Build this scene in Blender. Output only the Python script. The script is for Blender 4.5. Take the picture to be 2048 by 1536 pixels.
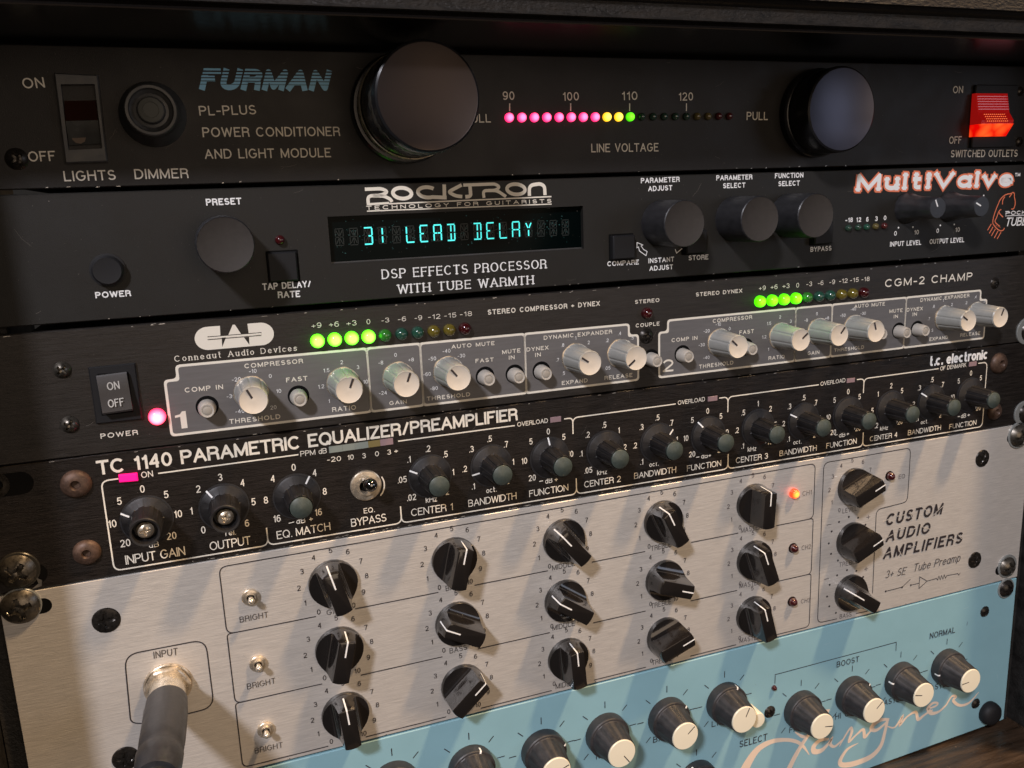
import bpy, bmesh, math, random
from mathutils import Matrix, Vector
random.seed(7)
for o in list(bpy.data.objects): bpy.data.objects.remove(o)
SC = bpy.context.scene
COL = SC.collection

# ------------------------------------------------------------------ camera
# panel space: x right, y down, z into the rack (mm); world: x right, -y out of the rack, z up (m)
CF = 1687.66388
CW = (.202073210, -.348352730, -.0757682874)
CT = Vector((-183.229444, -101.765344, 250.565311))
_a = Vector(CW)
CR = Matrix.Rotation(_a.length, 3, _a.normalized())
CC = -(CR.transposed() @ CT)
def to_world(v): return Vector((v.x, v.z, -v.y))
cam = bpy.data.objects.new('camera', bpy.data.cameras.new('camera'))
COL.objects.link(cam); SC.camera = cam
_rt = CR.transposed()
_x = to_world(_rt @ Vector((1, 0, 0))); _y = to_world(_rt @ Vector((0, -1, 0))); _z = to_world(_rt @ Vector((0, 0, -1)))
_m = Matrix((_x, _y, _z)).transposed().to_4x4()
_m.translation = to_world(CC) * .001
cam.matrix_world = _m
cam.data.sensor_width = 36; cam.data.lens = CF / 2048 * 36
cam.data.clip_start = .01; cam.data.clip_end = 20
cam.data.dof.use_dof = True; cam.data.dof.focus_distance = .345; cam.data.dof.aperture_fstop = 55

# ------------------------------------------------------------------ world and lamps
wd = bpy.data.worlds.new('World'); SC.world = wd; wd.use_nodes = True
nt = wd.node_tree; bg = nt.nodes['Background']
tc = nt.nodes.new('ShaderNodeTexCoord'); nz = nt.nodes.new('ShaderNodeTexNoise'); rp = nt.nodes.new('ShaderNodeValToRGB')
nz.inputs['Scale'].default_value = 1.1; nz.inputs['Detail'].default_value = 1
nt.links.new(tc.outputs['Generated'], nz.inputs['Vector']); nt.links.new(nz.outputs['Fac'], rp.inputs['Fac'])
rp.color_ramp.elements[0].position = .35; rp.color_ramp.elements[0].color = (.26, .24, .23, 1)
rp.color_ramp.elements[1].position = .68; rp.color_ramp.elements[1].color = (.62, .55, .48, 1)
nt.links.new(rp.outputs['Color'], bg.inputs['Color'])
bg.inputs['Strength'].default_value = WORLD_S = .06
SC.view_settings.view_transform = 'Standard'; SC.view_settings.look = 'None'
SC.view_settings.exposure = 0; SC.view_settings.gamma = 1

def lamp(name, loc, target, size, power, color):
    l = bpy.data.lights.new(name, 'AREA'); l.shape = 'DISK'; l.size = size; l.energy = power; l.color = color
    o = bpy.data.objects.new(name, l); COL.objects.link(o); o.location = loc
    o.rotation_euler = (Vector(target) - Vector(loc)).to_track_quat('-Z', 'Y').to_euler()
    return o
lamp('warm_ceiling_lamp', (1.15, -.72, 1.93), (.24, 0, -.2), .19, 62, (1, .67, .37))
lamp('cool_lamp', (-.89, -1.33, 1.13), (.24, 0, -.2), .19, 40, (.91, .89, .97))
lamp('soft_room_fill', (.30, -1.15, .02), (.24, 0, -.15), .8, 2.9, (1, .77, .57))  # added unseen fill, lifts the dim upper units and their knob caps
lamp('bluish_reflection_fill', (1.22, -.90, .08), (.36, 0, -.1), .5, 1.3, (.76, .83, 1))  # added unseen lamp, placed to mirror as bluish sheen in the right knob cap

# ------------------------------------------------------------------ pixel of the 2048x1536 photograph -> point on the rack plane
def P(u, v, h=0.):
    d = _rt @ Vector(((u - 1024) / CF, (v - 768) / CF, 1))
    s = (-h - CC.z) / d.z
    p = CC + d * s
    return (p.x, -p.y)
class Z:                                   # an enlarged crop of the photograph
    def __init__(s, ox, oy, k): s.ox, s.oy, s.k = ox, oy, k
    def __call__(s, x, y, h=0.): return P(s.ox + x / s.k, s.oy + y / s.k, h)
F1 = Z(0, 60, 4.5175); C0 = Z(0, 0, 2.9257); C1 = Z(0, 500, 2.9257); C2 = Z(650, 0, 2.9257); C3 = Z(1348, 0, 2.9257)
C4 = Z(0, 1016, 2.9257); C6 = Z(1348, 1016, 2.9257)
R1 = Z(370, 340, 5.12); R2 = Z(690, 340, 4.096); R3 = Z(1180, 330, 4.096); R4 = Z(1660, 320, 5.121)
D0 = Z(0, 640, 5.12); D1 = Z(330, 620, 4.763); D2 = Z(740, 600, 5.251); D3 = Z(1030, 580, 5.251); D4 = Z(1300, 560, 5.12); D5 = Z(1660, 540, 5.278)
E1 = Z(180, 840, 4.655); E2 = Z(560, 800, 5.12); E3 = Z(920, 760, 5.12); E4 = Z(1280, 720, 5.12); E5 = Z(1648, 690, 5.12)
A1 = Z(0, 900, 4.2675); A2 = Z(170, 1180, 4.314); A3 = Z(560, 1060, 3.227); A4 = Z(1040, 980, 3.6575); A5 = Z(1400, 900, 3.84); A6 = Z(1700, 850, 3.4138)
L1 = Z(760, 1300, 2.56); L2 = Z(1400, 1220, 3.1605)
PX = Z(0, 0, 1)

# ------------------------------------------------------------------ materials
def mat(name, col, rough=.5, metal=0., spec=.5, emit=None, es=0., grain=None, bump=None, aniso=0., coat=0., alpha=None, trans=0.):
    m = bpy.data.materials.new(name); m.use_nodes = True
    n = m.node_tree.nodes; l = m.node_tree.links; b = n['Principled BSDF']
    b.inputs['Base Color'].default_value = (*col, 1); b.inputs['Roughness'].default_value = rough
    b.inputs['Metallic'].default_value = metal; b.inputs['Specular IOR Level'].default_value = spec
    b.inputs['Coat Weight'].default_value = coat; b.inputs['Coat Roughness'].default_value = .08
    b.inputs['Transmission Weight'].default_value = trans
    if emit: b.inputs['Emission Color'].default_value = (*emit, 1); b.inputs['Emission Strength'].default_value = es
    tcn = n.new('ShaderNodeTexCoord')
    def noise(scale, vec, detail=3):
        mp = n.new('ShaderNodeMapping'); mp.inputs['Scale'].default_value = vec
        l.new(tcn.outputs['Object'], mp.inputs['Vector'])
        t = n.new('ShaderNodeTexNoise'); t.inputs['Scale'].default_value = scale; t.inputs['Detail'].default_value = detail
        t.inputs['Roughness'].default_value = .65
        l.new(mp.outputs['Vector'], t.inputs['Vector']); return t
    if grain:                                # (scale, stretch, amount, roughness amount)
        sc_, st, am, ra = grain
        t = noise(sc_, st)
        r = n.new('ShaderNodeValToRGB')
        r.color_ramp.elements[0].position = .3; r.color_ramp.elements[1].position = .7
        r.color_ramp.elements[0].color = (*[c * (1 - am) for c in col], 1)
        r.color_ramp.elements[1].color = (*[min(1, c * (1 + am)) for c in col], 1)
        l.new(t.outputs['Fac'], r.inputs['Fac']); l.new(r.outputs['Color'], b.inputs['Base Color'])
        if ra:
            mr = n.new('ShaderNodeMapRange'); mr.inputs['From Min'].default_value = .3; mr.inputs['From Max'].default_value = .7
            mr.inputs['To Min'].default_value = max(.02, rough - ra); mr.inputs['To Max'].default_value = min(1, rough + ra)
            l.new(t.outputs['Fac'], mr.inputs['Value']); l.new(mr.outputs['Result'], b.inputs['Roughness'])
    if bump:                                 # (scale, stretch, strength, distance)
        t2 = noise(bump[0], bump[1], 2)
        bp = n.new('ShaderNodeBump'); bp.inputs['Strength'].default_value = bump[2]; bp.inputs['Distance'].default_value = bump[3]
        l.new(t2.outputs['Fac'], bp.inputs['Height']); l.new(bp.outputs['Normal'], b.inputs['Normal'])
    if aniso:
        b.inputs['Anisotropic'].default_value = aniso
        cx = n.new('ShaderNodeCombineXYZ'); cx.inputs[0].default_value = 1
        l.new(cx.outputs[0], b.inputs['Tangent'])
    return m
ONE = (1, 1, 1)
M = {}
M['powder'] = mat('satin_black_paint', (.0125, .0108, .0100), .52, 0, .3, grain=(60, ONE, .12, .05), bump=(2600, ONE, .35, .0002))
M['powder2'] = mat('charcoal_black_paint', (.0145, .0135, .0118), .52, 0, .3, grain=(50, ONE, .12, .05), bump=(3200, ONE, .3, .0002))
M['anod'] = mat('black_anodised_aluminium', (.030, .026, .023), .44, .35, .5, grain=(90, (1, 14, 1), .3, .1), bump=(260, (1, 16, 1), .25, .0003), aniso=.5)
M['anod2'] = mat('brushed_black_aluminium', (.021, .017, .015), .40, .45, .5, grain=(90, (1, 14, 1), .45, .12), bump=(260, (1, 14, 1), .4, .0003), aniso=.5)
M['brushed'] = mat('brushed_aluminium', (.70, .665, .615), .44, .45, .5, grain=(110, (1, 14, 1), .09, .07), bump=(190, (1, 14, 1), .4, .0002), aniso=.45)
M['edge'] = mat('bare_aluminium_edge', (.6, .55, .52), .35, .9)
M['turq'] = mat('turquoise_paint', (.245, .44, .505), .40, 0, .5, grain=(30, ONE, .04, .06), bump=(900, ONE, .08, .0002), coat=.15)
M['greyfield'] = mat('grey_silkscreen_field', (.145, .138, .135), .5, .15, .5, grain=(80, (1, 10, 1), .08, .05))
M['ink'] = mat('cream_ink', (.84, .78, .66), .5)
M['inkdim'] = mat('pale_ink', (.70, .65, .56), .55)
M['inkwhite'] = mat('white_ink', (.86, .86, .84), .5)
M['inkblack'] = mat('black_ink', (.025, .02, .022), .5)
M['inkgrey'] = mat('dark_grey_ink', (.09, .075, .075), .5)
M['inkfaint'] = mat('worn_pale_ink', (.42, .40, .36), .6)
M['inkorange'] = mat('orange_ink', (.78, .20, .09), .5)
M['inkblue'] = mat('blue_ink', (.20, .50, .76), .5)
M['inkpeach'] = mat('peach_ink', (.80, .63, .49), .45)
M['knobblack'] = mat('glossy_black_plastic', (.013, .011, .010), .14, 0, .5, grain=(60, ONE, .12, .025), coat=.5)
M['knobmatte'] = mat('matte_black_plastic', (.020, .020, .022), .42, 0, .5, grain=(500, ONE, .25, .08))
M['knobside'] = mat('black_metal_knob_side', (.012, .012, .013), .25, .2, .5)
M['capdark'] = mat('spun_dark_cap', (.036, .026, .022), .5, .75, .5, grain=(30, ONE, .12, .05))
M['capblue'] = mat('slate_dark_cap', (.085, .085, .112), .42, .85, .5, grain=(30, ONE, .10, .04))
M['knobcream'] = mat('cream_grey_plastic', (.335, .335, .31), .34, 0, .5, grain=(300, ONE, .05, .05))
M['capcream'] = mat('cream_plastic_cap', (.60, .55, .47), .42, 0, .5, grain=(300, ONE, .04, .04))
M['capwhite'] = mat('ivory_plastic_cap', (.83, .77, .60), .38, 0, .5)
M['capgreen'] = mat('grey_green_plastic_cap', (.052, .066, .057), .45, 0, .5, grain=(900, ONE, .12, .05))
M['soft2'] = mat('charcoal_soft_plastic', (.028, .027, .029), .5, 0, .5, grain=(240, (1, 1, 1), .35, .08))
M['soft'] = mat('soft_black_plastic', (.010, .009, .0092), .5, 0, .5, grain=(240, (1, 1, 1), .35, .08))
M['button'] = mat('black_button_plastic', (.010, .010, .011), .6, 0, .3)
M['nickel'] = mat('nickel_plate', (.68, .62, .52), .24, .75, grain=(500, ONE, .15, .1))
M['brassy'] = mat('aged_nickel', (.60, .51, .39), .3, .7, grain=(300, ONE, .3, .12))
M['screw'] = mat('worn_steel_screw', (.12, .108, .09), .32, .8, grain=(350, ONE, .45, .14))
M['screwblack'] = mat('black_oxide_screw', (.03, .026, .022), .3, .6, grain=(500, ONE, .4, .1))
M['bronze'] = mat('rusty_bronze_rivet', (.085, .05, .034), .5, .3, grain=(260, ONE, .5, .12))
M['hole'] = mat('dark_hole', (.004, .004, .004), .8, 0, .1)
M['washer'] = mat('clear_plastic_washer', (.25, .26, .25), .2, .2, .6)
M['sleeve'] = mat('grey_rubber_sleeve', (.034, .035, .039), .42, 0, .5, grain=(150, ONE, .3, .12), bump=(600, (1, 1, 1), .2, .0004))
M['wood'] = mat('dark_varnished_wood', (.040, .024, .014), .40, 0, .5, grain=(30, (1, 9, 9), .55, .15), bump=(60, (1, 8, 8), .4, .0012), coat=.1)
M['tolex'] = mat('worn_dark_case_covering', (.009, .006, .0033), .72, 0, .5, grain=(120, (1, 3, 3), .6, .15), bump=(380, (1, 2.2, 2.2), .8, .0011))
M['lip'] = mat('glossy_dark_lid_lip', (.006, .005, .0045), .22, 0, .5, bump=(300, ONE, .2, .0006))
M['caseblack'] = mat('black_case_wall', (.012, .011, .010), .6, 0, .4, grain=(90, ONE, .6, .1), bump=(700, ONE, .6, .0006))
M['glass'] = mat('dark_display_glass', (.001, .003, .003), .10, 0, .03)
M['vfdoff'] = mat('unlit_display_segment', (.003, .010, .010), .5)
M['vfd'] = mat('lit_display_segment', (.05, .5, .45), .5, emit=(.08, .84, .80), es=1.05)
M['vfdhalo'] = mat('faint_display_halo', (.003, .02, .02), .5, emit=(.0, .10, .10), es=.35)  # emission imitates glow scattered round the lit characters
M['bargreen'] = mat('unlit_green_bar', (.23, .26, .23), .4)
M['baryellow'] = mat('unlit_yellow_bar', (.22, .17, .06), .4)
M['barpink'] = mat('unlit_red_bar', (.30, .20, .21), .4)
M['pinklens'] = mat('lit_pink_lens', (.8, .02, .15), .25, emit=(1, .0, .16), es=1.5)
M['redlens'] = mat('red_translucent_rocker', (.16, .004, .004), .12, 0, .5, emit=(1, .015, .012), es=.24, coat=.5)
M['redhot'] = mat('glowing_red_rocker_base', (.6, .03, .01), .15, 0, .5, emit=(1, .05, .02), es=.75, coat=.5)
M['redfacet'] = mat('bright_rocker_facets', (.8, .1, .02), .2, 0, .5, emit=(1, .2, .05), es=1.0)
M['rockred'] = mat('dark_red_rocker', (.018, .004, .002), .3)
M['rockgrey'] = mat('smoked_grey_rocker', (.030, .030, .028), .22, 0, .6, grain=(60, ONE, .4, .1))
M['frame'] = mat('dusty_grey_switch_frame', (.040, .041, .043), .45, 0, .5, grain=(160, ONE, .4, .12))
M['dirt'] = mat('brown_dust', (.12, .085, .06), .8)
M['scratch'] = mat('bare_metal_scratch', (.6, .57, .52), .4, .6)
M['screwgap'] = M['hole']

def lamp_behind(m, dark, bright, scale):
    n = m.node_tree.nodes; l = m.node_tree.links; b = n['Principled BSDF']
    t = n.new('ShaderNodeTexCoord'); v = n.new('ShaderNodeTexVoronoi'); v.inputs['Scale'].default_value = scale
    r = n.new('ShaderNodeValToRGB'); r.color_ramp.elements[0].position = .1; r.color_ramp.elements[0].color = (*bright, 1)
    r.color_ramp.elements[1].position = .75; r.color_ramp.elements[1].color = (*dark, 1)
    l.new(t.outputs['Object'], v.inputs['Vector']); l.new(v.outputs['Distance'], r.inputs['Fac']); l.new(r.outputs['Color'], b.inputs['Emission Color'])
lamp_behind(M['redhot'], (.6, .0, .0), (1, .13, .02), 150)
M['redhot'].node_tree.nodes['Principled BSDF'].inputs['Emission Strength'].default_value = 1.3
def led_mat(name, core, rim, strength, r):
    """a lit lamp lens: brightest over the die in its middle, weaker and more saturated towards its edge"""
    m = bpy.data.materials.new(name); m.use_nodes = True
    n = m.node_tree.nodes; l = m.node_tree.links; b = n['Principled BSDF']
    b.inputs['Roughness'].default_value = .15; b.inputs['Base Color'].default_value = (*[c * .4 for c in rim], 1)
    t = n.new('ShaderNodeTexCoord'); sx = n.new('ShaderNodeSeparateXYZ'); l.new(t.outputs['Object'], sx.inputs[0])
    cb = n.new('ShaderNodeCombineXYZ'); l.new(sx.outputs[0], cb.inputs[0]); l.new(sx.outputs[1], cb.inputs[1])
    ln = n.new('ShaderNodeVectorMath'); ln.operation = 'LENGTH'; l.new(cb.outputs[0], ln.inputs[0])
    dv = n.new('ShaderNodeMath'); dv.operation = 'DIVIDE'; dv.inputs[1].default_value = r; l.new(ln.outputs['Value'], dv.inputs[0])
    rp_ = n.new('ShaderNodeValToRGB'); e = rp_.color_ramp.elements
    e[0].position = .38; e[0].color = (*core, 1); e[1].position = .97; e[1].color = (*rim, 1)
    l.new(dv.outputs[0], rp_.inputs['Fac']); l.new(rp_.outputs['Color'], b.inputs['Emission Color'])
    b.inputs['Emission Strength'].default_value = strength
    return m
M['ledred'] = led_mat('lit_red_lamp', (5, .45, .95), (1.6, .0, .2), 1, .0019)
M['ledyellow'] = led_mat('lit_yellow_lamp', (3, 2.0, .25), (1.2, .6, 0), 1, .0019)
M['ledgreens'] = led_mat('lit_small_green_lamp', (.35, 2.6, .04), (.05, .6, 0), 1, .0019)
M['ledgreen'] = led_mat('lit_green_lamp', (1.1, 9, .30), (.22, 2.2, 0), 1, .0027)
M['ledgreen2'] = led_mat('lit_leaf_green_lamp', (.55, 6, .03), (.10, 1.3, 0), 1, .0027)
M['ledpower'] = led_mat('lit_power_lamp', (14, 1.0, 1.3), (3, .06, .25), 1, .0030)
M['ledorange'] = led_mat('lit_orange_lamp', (6, .9, .12), (1.6, .08, .02), 1, .0022)
def lens(name, col): return mat(name, col, .12, 0, .6, coat=.6)
M['offgreen'] = lens('unlit_green_lens', (.018, .070, .045)); M['offgreen2'] = lens('unlit_bright_green_lens', (.03, .17, .02))
M['offyellow'] = lens('unlit_yellow_lens', (.13, .10, .014)); M['offred'] = lens('unlit_red_lens', (.045, .004, .005))
M['dimgreen'] = lens('dim_small_green_lens', (.022, .05, .035)); M['dimyellow'] = lens('dim_small_yellow_lens', (.11, .085, .03)); M['dimred'] = lens('dim_small_red_lens', (.07, .012, .012))

# ------------------------------------------------------------------ mesh helpers (mm in, m out)
K = .001
def mesh(name, verts, faces, mats, fm=None, ang=38):
    me = bpy.data.meshes.new(name)
    me.from_pydata([(x * K, y * K, z * K) for x, y, z in verts], [], faces)
    for m_ in (mats if isinstance(mats, (list, tuple)) else [mats]): me.materials.append(M[m_] if isinstance(m_, str) else m_)
    if fm: me.polygons.foreach_set('material_index', fm)
    me.update()
    if ang:
        me.polygons.foreach_set('use_smooth', [True] * len(me.polygons)); me.set_sharp_from_angle(angle=math.radians(ang))
    return me
def put(name, me, parent, x=0, y=0, z=0, rot=0, rx=0, ry=0, label=None):
    """link one mesh under its parent; x, y, z in rack-plane mm when the parent is a unit, else local mm"""
    o = bpy.data.objects.new(name, me); COL.objects.link(o)
    if parent is not None:
        o.parent = parent
        if parent.get('org') is not None: x -= parent['org'][0]; y -= parent['org'][1]
    o.location = (x * K, y * K, z * K); o.rotation_euler = (rx, ry, rot)
    if label: o['label'] = label
    return o
def unit(name, x, y, label, cat):
    o = bpy.data.objects.new(name, None); COL.objects.link(o)
    o.location = (x * K, 0, y * K); o.rotation_euler = (math.pi / 2, 0, 0)
    o['org'] = (x, y); o['label'] = label; o['category'] = cat; o.empty_display_size = .02
    return o
class B:                                     # collects shapes for one mesh
    def __init__(s): s.v = []; s.f = []; s.m = []
    def add(s, vs, fs, mi=0):
        k = len(s.v); s.v += vs; s.f += [tuple(i + k for i in f) for f in fs]; s.m += [mi] * len(fs); return s
    def lathe(s, prof, n=40, mi=0, rad=None, cx=0, cy=0, close=True):
        """prof: (r, z) from the base outwards; rad(angle, r, z) may reshape"""
        vs = []; fs = []
        for (r, z) in prof:
            for i in range(n):
                a = 2 * math.pi * i / n
                rr = rad(a, r, z) if rad else r
                vs.append((cx + rr * math.cos(a), cy + rr * math.sin(a), z))
        for j in range(len(prof) - 1):
            for i in range(n):
                i2 = (i + 1) % n; fs.append((j * n + i, j * n + i2, (j + 1) * n + i2, (j + 1) * n + i))
        if close: fs.append(tuple((len(prof) - 1) * n + i for i in range(n)))
        return s.add(vs, fs, mi)
    def prism(s, poly, z0, z1, mi=0, back=True, inset=0.):
        """poly counter-clockwise; optional small chamfer towards the front"""
        n = len(poly); vs = [(x, y, z0) for x, y in poly]
        fs = []
        if inset:
            cx = sum(p[0] for p in poly) / n; cy = sum(p[1] for p in poly) / n
            q = offset_poly(poly, -inset)
            vs += [(x, y, z1 - inset) for x, y in poly] + [(x, y, z1) for x, y in q]; lay = 3
        else: vs += [(x, y, z1) for x, y in poly]; lay = 2
        for j in range(lay - 1):
            for i in range(n):
                i2 = (i + 1) % n; fs.append((j * n + i, j * n + i2, (j + 1) * n + i2, (j + 1) * n + i))
        fs.append(tuple((lay - 1) * n + i for i in range(n)))
        if back: fs.append(tuple(reversed(range(n))))
        return s.add(vs, fs, mi)
    def me(s, name, mats, ang=38): return mesh(name, s.v, s.f, mats, s.m, ang)
def offset_poly(poly, d):
    n = len(poly); out = []
    for i in range(n):
        p, q, r = Vector(poly[i - 1]), Vector(poly[i]), Vector(poly[(i + 1) % n])
        a = (q - p).normalized(); b = (r - q).normalized()
        na = Vector((a.y, -a.x)); nb = Vector((b.y, -b.x)); m_ = na + nb
        if m_.length < 1e-6: m_ = na
        m_.normalize(); c = max(.35, m_.dot(na))
        t = q + m_ * (d / c); out.append((t.x, t.y))
    return out
def rrect(x0, y0, x1, y1, r, n=5):
    pts = []
    for cx, cy, a0 in ((x1 - r, y0 + r, -90), (x1 - r, y1 - r, 0), (x0 + r, y1 - r, 90), (x0 + r, y0 + r, 180)):
        for i in range(n + 1):
            a = math.radians(a0 + 90 * i / n); pts.append((cx + r * math.cos(a), cy + r * math.sin(a)))
    return pts
def circ(cx, cy, r, n=32): return [(cx + r * math.cos(2 * math.pi * i / n), cy + r * math.sin(2 * math.pi * i / n)) for i in range(n)]

# ------------------------------------------------------------------ stroke lettering
def A(cx, cy, rx, ry, a0, a1): return ('a', cx, cy, rx, ry, a0, a1)
G = {}
G['A'] = (.74, [[(0, 0), (.37, 1), (.74, 0)], [(.13, .34), (.61, .34)]])
G['B'] = (.62, [[(0, 0), (0, 1), (.34, 1), A(.34, .765, .24, .235, 90, -90), (0, .53)], [(.34, .53), A(.36, .265, .26, .265, 90, -90), (0, 0)]])
G['C'] = (.74, [[A(.39, .5, .39, .5, 42, 318)]])
G['D'] = (.70, [[(0, 0), (0, 1), (.3, 1), A(.3, .5, .4, .5, 90, -90), (0, 0)]])
G['E'] = (.56, [[(.56, 1), (0, 1), (0, 0), (.56, 0)], [(0, .53), (.5, .53)]])
G['F'] = (.54, [[(.54, 1), (0, 1), (0, 0)], [(0, .53), (.48, .53)]])
G['G'] = (.76, [[A(.39, .5, .39, .5, 42, 335), (.75, .47), (.42, .47)]])
G['H'] = (.66, [[(0, 0), (0, 1)], [(.66, 0), (.66, 1)], [(0, .53), (.66, .53)]])
G['I'] = (.0, [[(0, 0), (0, 1)]])
G['J'] = (.42, [[(.42, 1), (.42, .25), A(.21, .25, .21, .25, 0, -170)]])
G['K'] = (.64, [[(0, 0), (0, 1)], [(.6, 1), (0, .38)], [(.22, .6), (.64, 0)]])
G['L'] = (.50, [[(0, 1), (0, 0), (.5, 0)]])
G['M'] = (.80, [[(0, 0), (0, 1), (.4, .05), (.8, 1), (.8, 0)]])
G['N'] = (.66, [[(0, 0), (0, 1), (.66, 0), (.66, 1)]])
G['O'] = (.80, [[A(.4, .5, .4, .5, 90, 450)]])
G['P'] = (.60, [[(0, 0), (0, 1), (.34, 1), A(.34, .74, .26, .26, 90, -90), (0, .48)]])
G['Q'] = (.80, [[A(.4, .5, .4, .5, 90, 450)], [(.48, .25), (.76, -.04)]])
G['R'] = (.63, [[(0, 0), (0, 1), (.36, 1), A(.36, .75, .25, .25, 90, -90), (0, .5)], [(.36, .5), A(.38, .36, .22, .14, 90, 0), (.63, 0)]])
G['S'] = (.60, [[A(.3, .745, .27, .255, 25, 270), A(.3, .26, .3, .25, 90, -160)]])
G['T'] = (.62, [[(0, 1), (.62, 1)], [(.31, 1), (.31, 0)]])
G['U'] = (.64, [[(0, 1), (0, .32), A(.32, .32, .32, .32, 180, 360), (.64, 1)]])
G['V'] = (.68, [[(0, 1), (.34, 0), (.68, 1)]])
G['W'] = (1.0, [[(0, 1), (.24, 0), (.5, .95), (.76, 0), (1, 1)]])
G['X'] = (.64, [[(0, 0), (.64, 1)], [(0, 1), (.64, 0)]])
G['Y'] = (.64, [[(0, 1), (.32, .45), (.64, 1)], [(.32, .45), (.32, 0)]])
G['Z'] = (.60, [[(0, 1), (.6, 1), (0, 0), (.6, 0)]])
G['0'] = (.54, [[A(.27, .5, .27, .5, 90, 450)]])
G['1'] = (.26, [[(0, .77), (.13, .81), (.22, .9), (.25, 1), (.25, 0)]])
G['2'] = (.54, [[A(.27, .72, .26, .28, 170, -35), (0, 0), (.54, 0)]])
G['3'] = (.54, [[A(.26, .75, .24, .25, 165, -90), A(.27, .25, .27, .25, 90, -165)]])
G['4'] = (.58, [[(.43, 0), (.43, 1), (0, .3), (.58, .3)]])
G['5'] = (.54, [[(.5, 1), (.1, 1), (.04, .5), A(.26, .32, .28, .32, 145, -155)]])
G['6'] = (.54, [[A(.27, .31, .27, .31, 180, 540), A(.32, .52, .32, .48, 180, 50)]])
G['7'] = (.52, [[(0, 1), (.52, 1), (.3, .55), (.18, 0)]])
G['8'] = (.54, [[A(.27, .76, .23, .24, 90, 450)], [A(.27, .27, .27, .27, 90, 450)]])
G['9'] = (.54, [[A(.27, .69, .27, .31, 0, 360), A(.22, .48, .32, .48, 0, -130)]])
G['-'] = (.30, [[(0, .4), (.3, .4)]]); G['+'] = (.50, [[(0, .42), (.5, .42)], [(.25, .74), (.25, .10)]])
G['.'] = (.02, [[(0, .0), (.03, .0)]]); G['/'] = (.42, [[(0, -.08), (.42, 1.05)]]); G[' '] = (.26, [])
G['a'] = (.46, [[(.46, .7), (.46, 0)], [A(.23, .35, .23, .35, 0, 360)]])
G['b'] = (.46, [[(0, 1), (0, 0)], [A(.23, .35, .23, .35, 180, 540)]])
G['c'] = (.44, [[A(.24, .35, .24, .35, 45, 315)]])
G['d'] = (.46, [[(.46, 1), (.46, 0)], [A(.23, .35, .23, .35, 0, 360)]])
G['e'] = (.48, [[(.02, .37), (.47, .37), A(.24, .35, .24, .35, 5, 320)]])
G['i'] = (.0, [[(0, 0), (0, .68)], [(0, .9), (0, .98)]])
G['k'] = (.42, [[(0, 1), (0, 0)], [(.4, .68), (0, .28)], [(.14, .42), (.42, 0)]])
G['l'] = (.0, [[(0, 1), (0, 0)]])
G['m'] = (.76, [[(0, 0), (0, .7)], [(0, .45), A(.19, .48, .19, .22, 180, 0), (.38, 0)], [(.38, .45), A(.57, .48, .19, .22, 180, 0), (.76, 0)]])
G['n'] = (.42, [[(0, 0), (0, .7)], [(0, .42), A(.21, .46, .21, .24, 180, 0), (.42, 0)]])
G['o'] = (.48, [[A(.24, .35, .24, .35, 90, 450)]])
G['p'] = (.46, [[(0, .7), (0, -.28)], [A(.23, .35, .23, .35, 180, 540)]])
G['r'] = (.28, [[(0, 0), (0, .7)], [(0, .42), A(.24, .44, .24, .26, 180, 80)]])
G['s'] = (.40, [[A(.2, .52, .18, .17, 25, 270), A(.2, .18, .2, .17, 90, -160)]])
G['t'] = (.34, [[(.13, 1.0), (.13, .14), A(.25, .14, .12, .14, 180, 280)], [(0, .66), (.34, .66)]])
G['u'] = (.42, [[(0, .7), (0, .25), A(.21, .25, .21, .25, 180, 360)], [(.42, .7), (.42, 0)]])
G['v'] = (.44, [[(0, .7), (.22, 0), (.44, .7)]])
G['z'] = (.40, [[(0, .68), (.4, .68), (0, 0), (.4, 0)]])
def expand(st):
    out = []
    for p in st:
        if p[0] == 'a':
            _, cx, cy, rx, ry, a0, a1 = p; n = max(3, int(abs(a1 - a0) / 20))
            for i in range(n + 1):
                a = math.radians(a0 + (a1 - a0) * i / n); out.append((cx + rx * math.cos(a), cy + ry * math.sin(a)))
        else: out.append(p)
    res = [out[0]]
    for p in out[1:]:
        if abs(p[0] - res[-1][0]) + abs(p[1] - res[-1][1]) > 1e-4: res.append(p)
    return res
def ribbon(b, pts, w, z=.1, mi=0, cap=0.):
    """flat printed line through pts; w is a number, a list per point or f(dx, dy)"""
    n = len(pts); V = [Vector(p) for p in pts]
    closed = n > 3 and (V[0] - V[-1]).length < 1e-3
    if closed: V = V[:-1]; n -= 1
    vs = []
    for i in range(n):
        if closed: a = V[i] - V[i - 1]; c = V[(i + 1) % n] - V[i]
        else: a = V[i] - V[max(i - 1, 0)]; c = V[min(i + 1, n - 1)] - V[i]
        if a.length < 1e-9: a = c
        if c.length < 1e-9: c = a
        a = a.normalized(); c = c.normalized()
        na = Vector((-a.y, a.x)); nc = Vector((-c.y, c.x)); m_ = na + nc
        if m_.length < .2: m_ = na
        m_.normalize(); k = 1 / max(.45, m_.dot(na))
        t = a + c
        ww = w(abs(t.x), abs(t.y)) if callable(w) else (w[i] if isinstance(w, (list, tuple)) else w)
        p = V[i]
        c0_, c1_ = cap if isinstance(cap, tuple) else (cap, cap)
        if c0_ and not closed and i == 0: p = p - a * c0_
        if c1_ and not closed and i == n - 1: p = p + a * c1_
        q = p + m_ * (k * ww / 2); r = p - m_ * (k * ww / 2)
        vs += [(q.x, q.y, z), (r.x, r.y, z)]
    fs = [(2 * i, 2 * i + 1, 2 * i + 3, 2 * i + 2) for i in range(n - 1)]
    if closed: fs.append((2 * n - 2, 2 * n - 1, 1, 0))
    b.add(vs, fs, mi)
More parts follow.
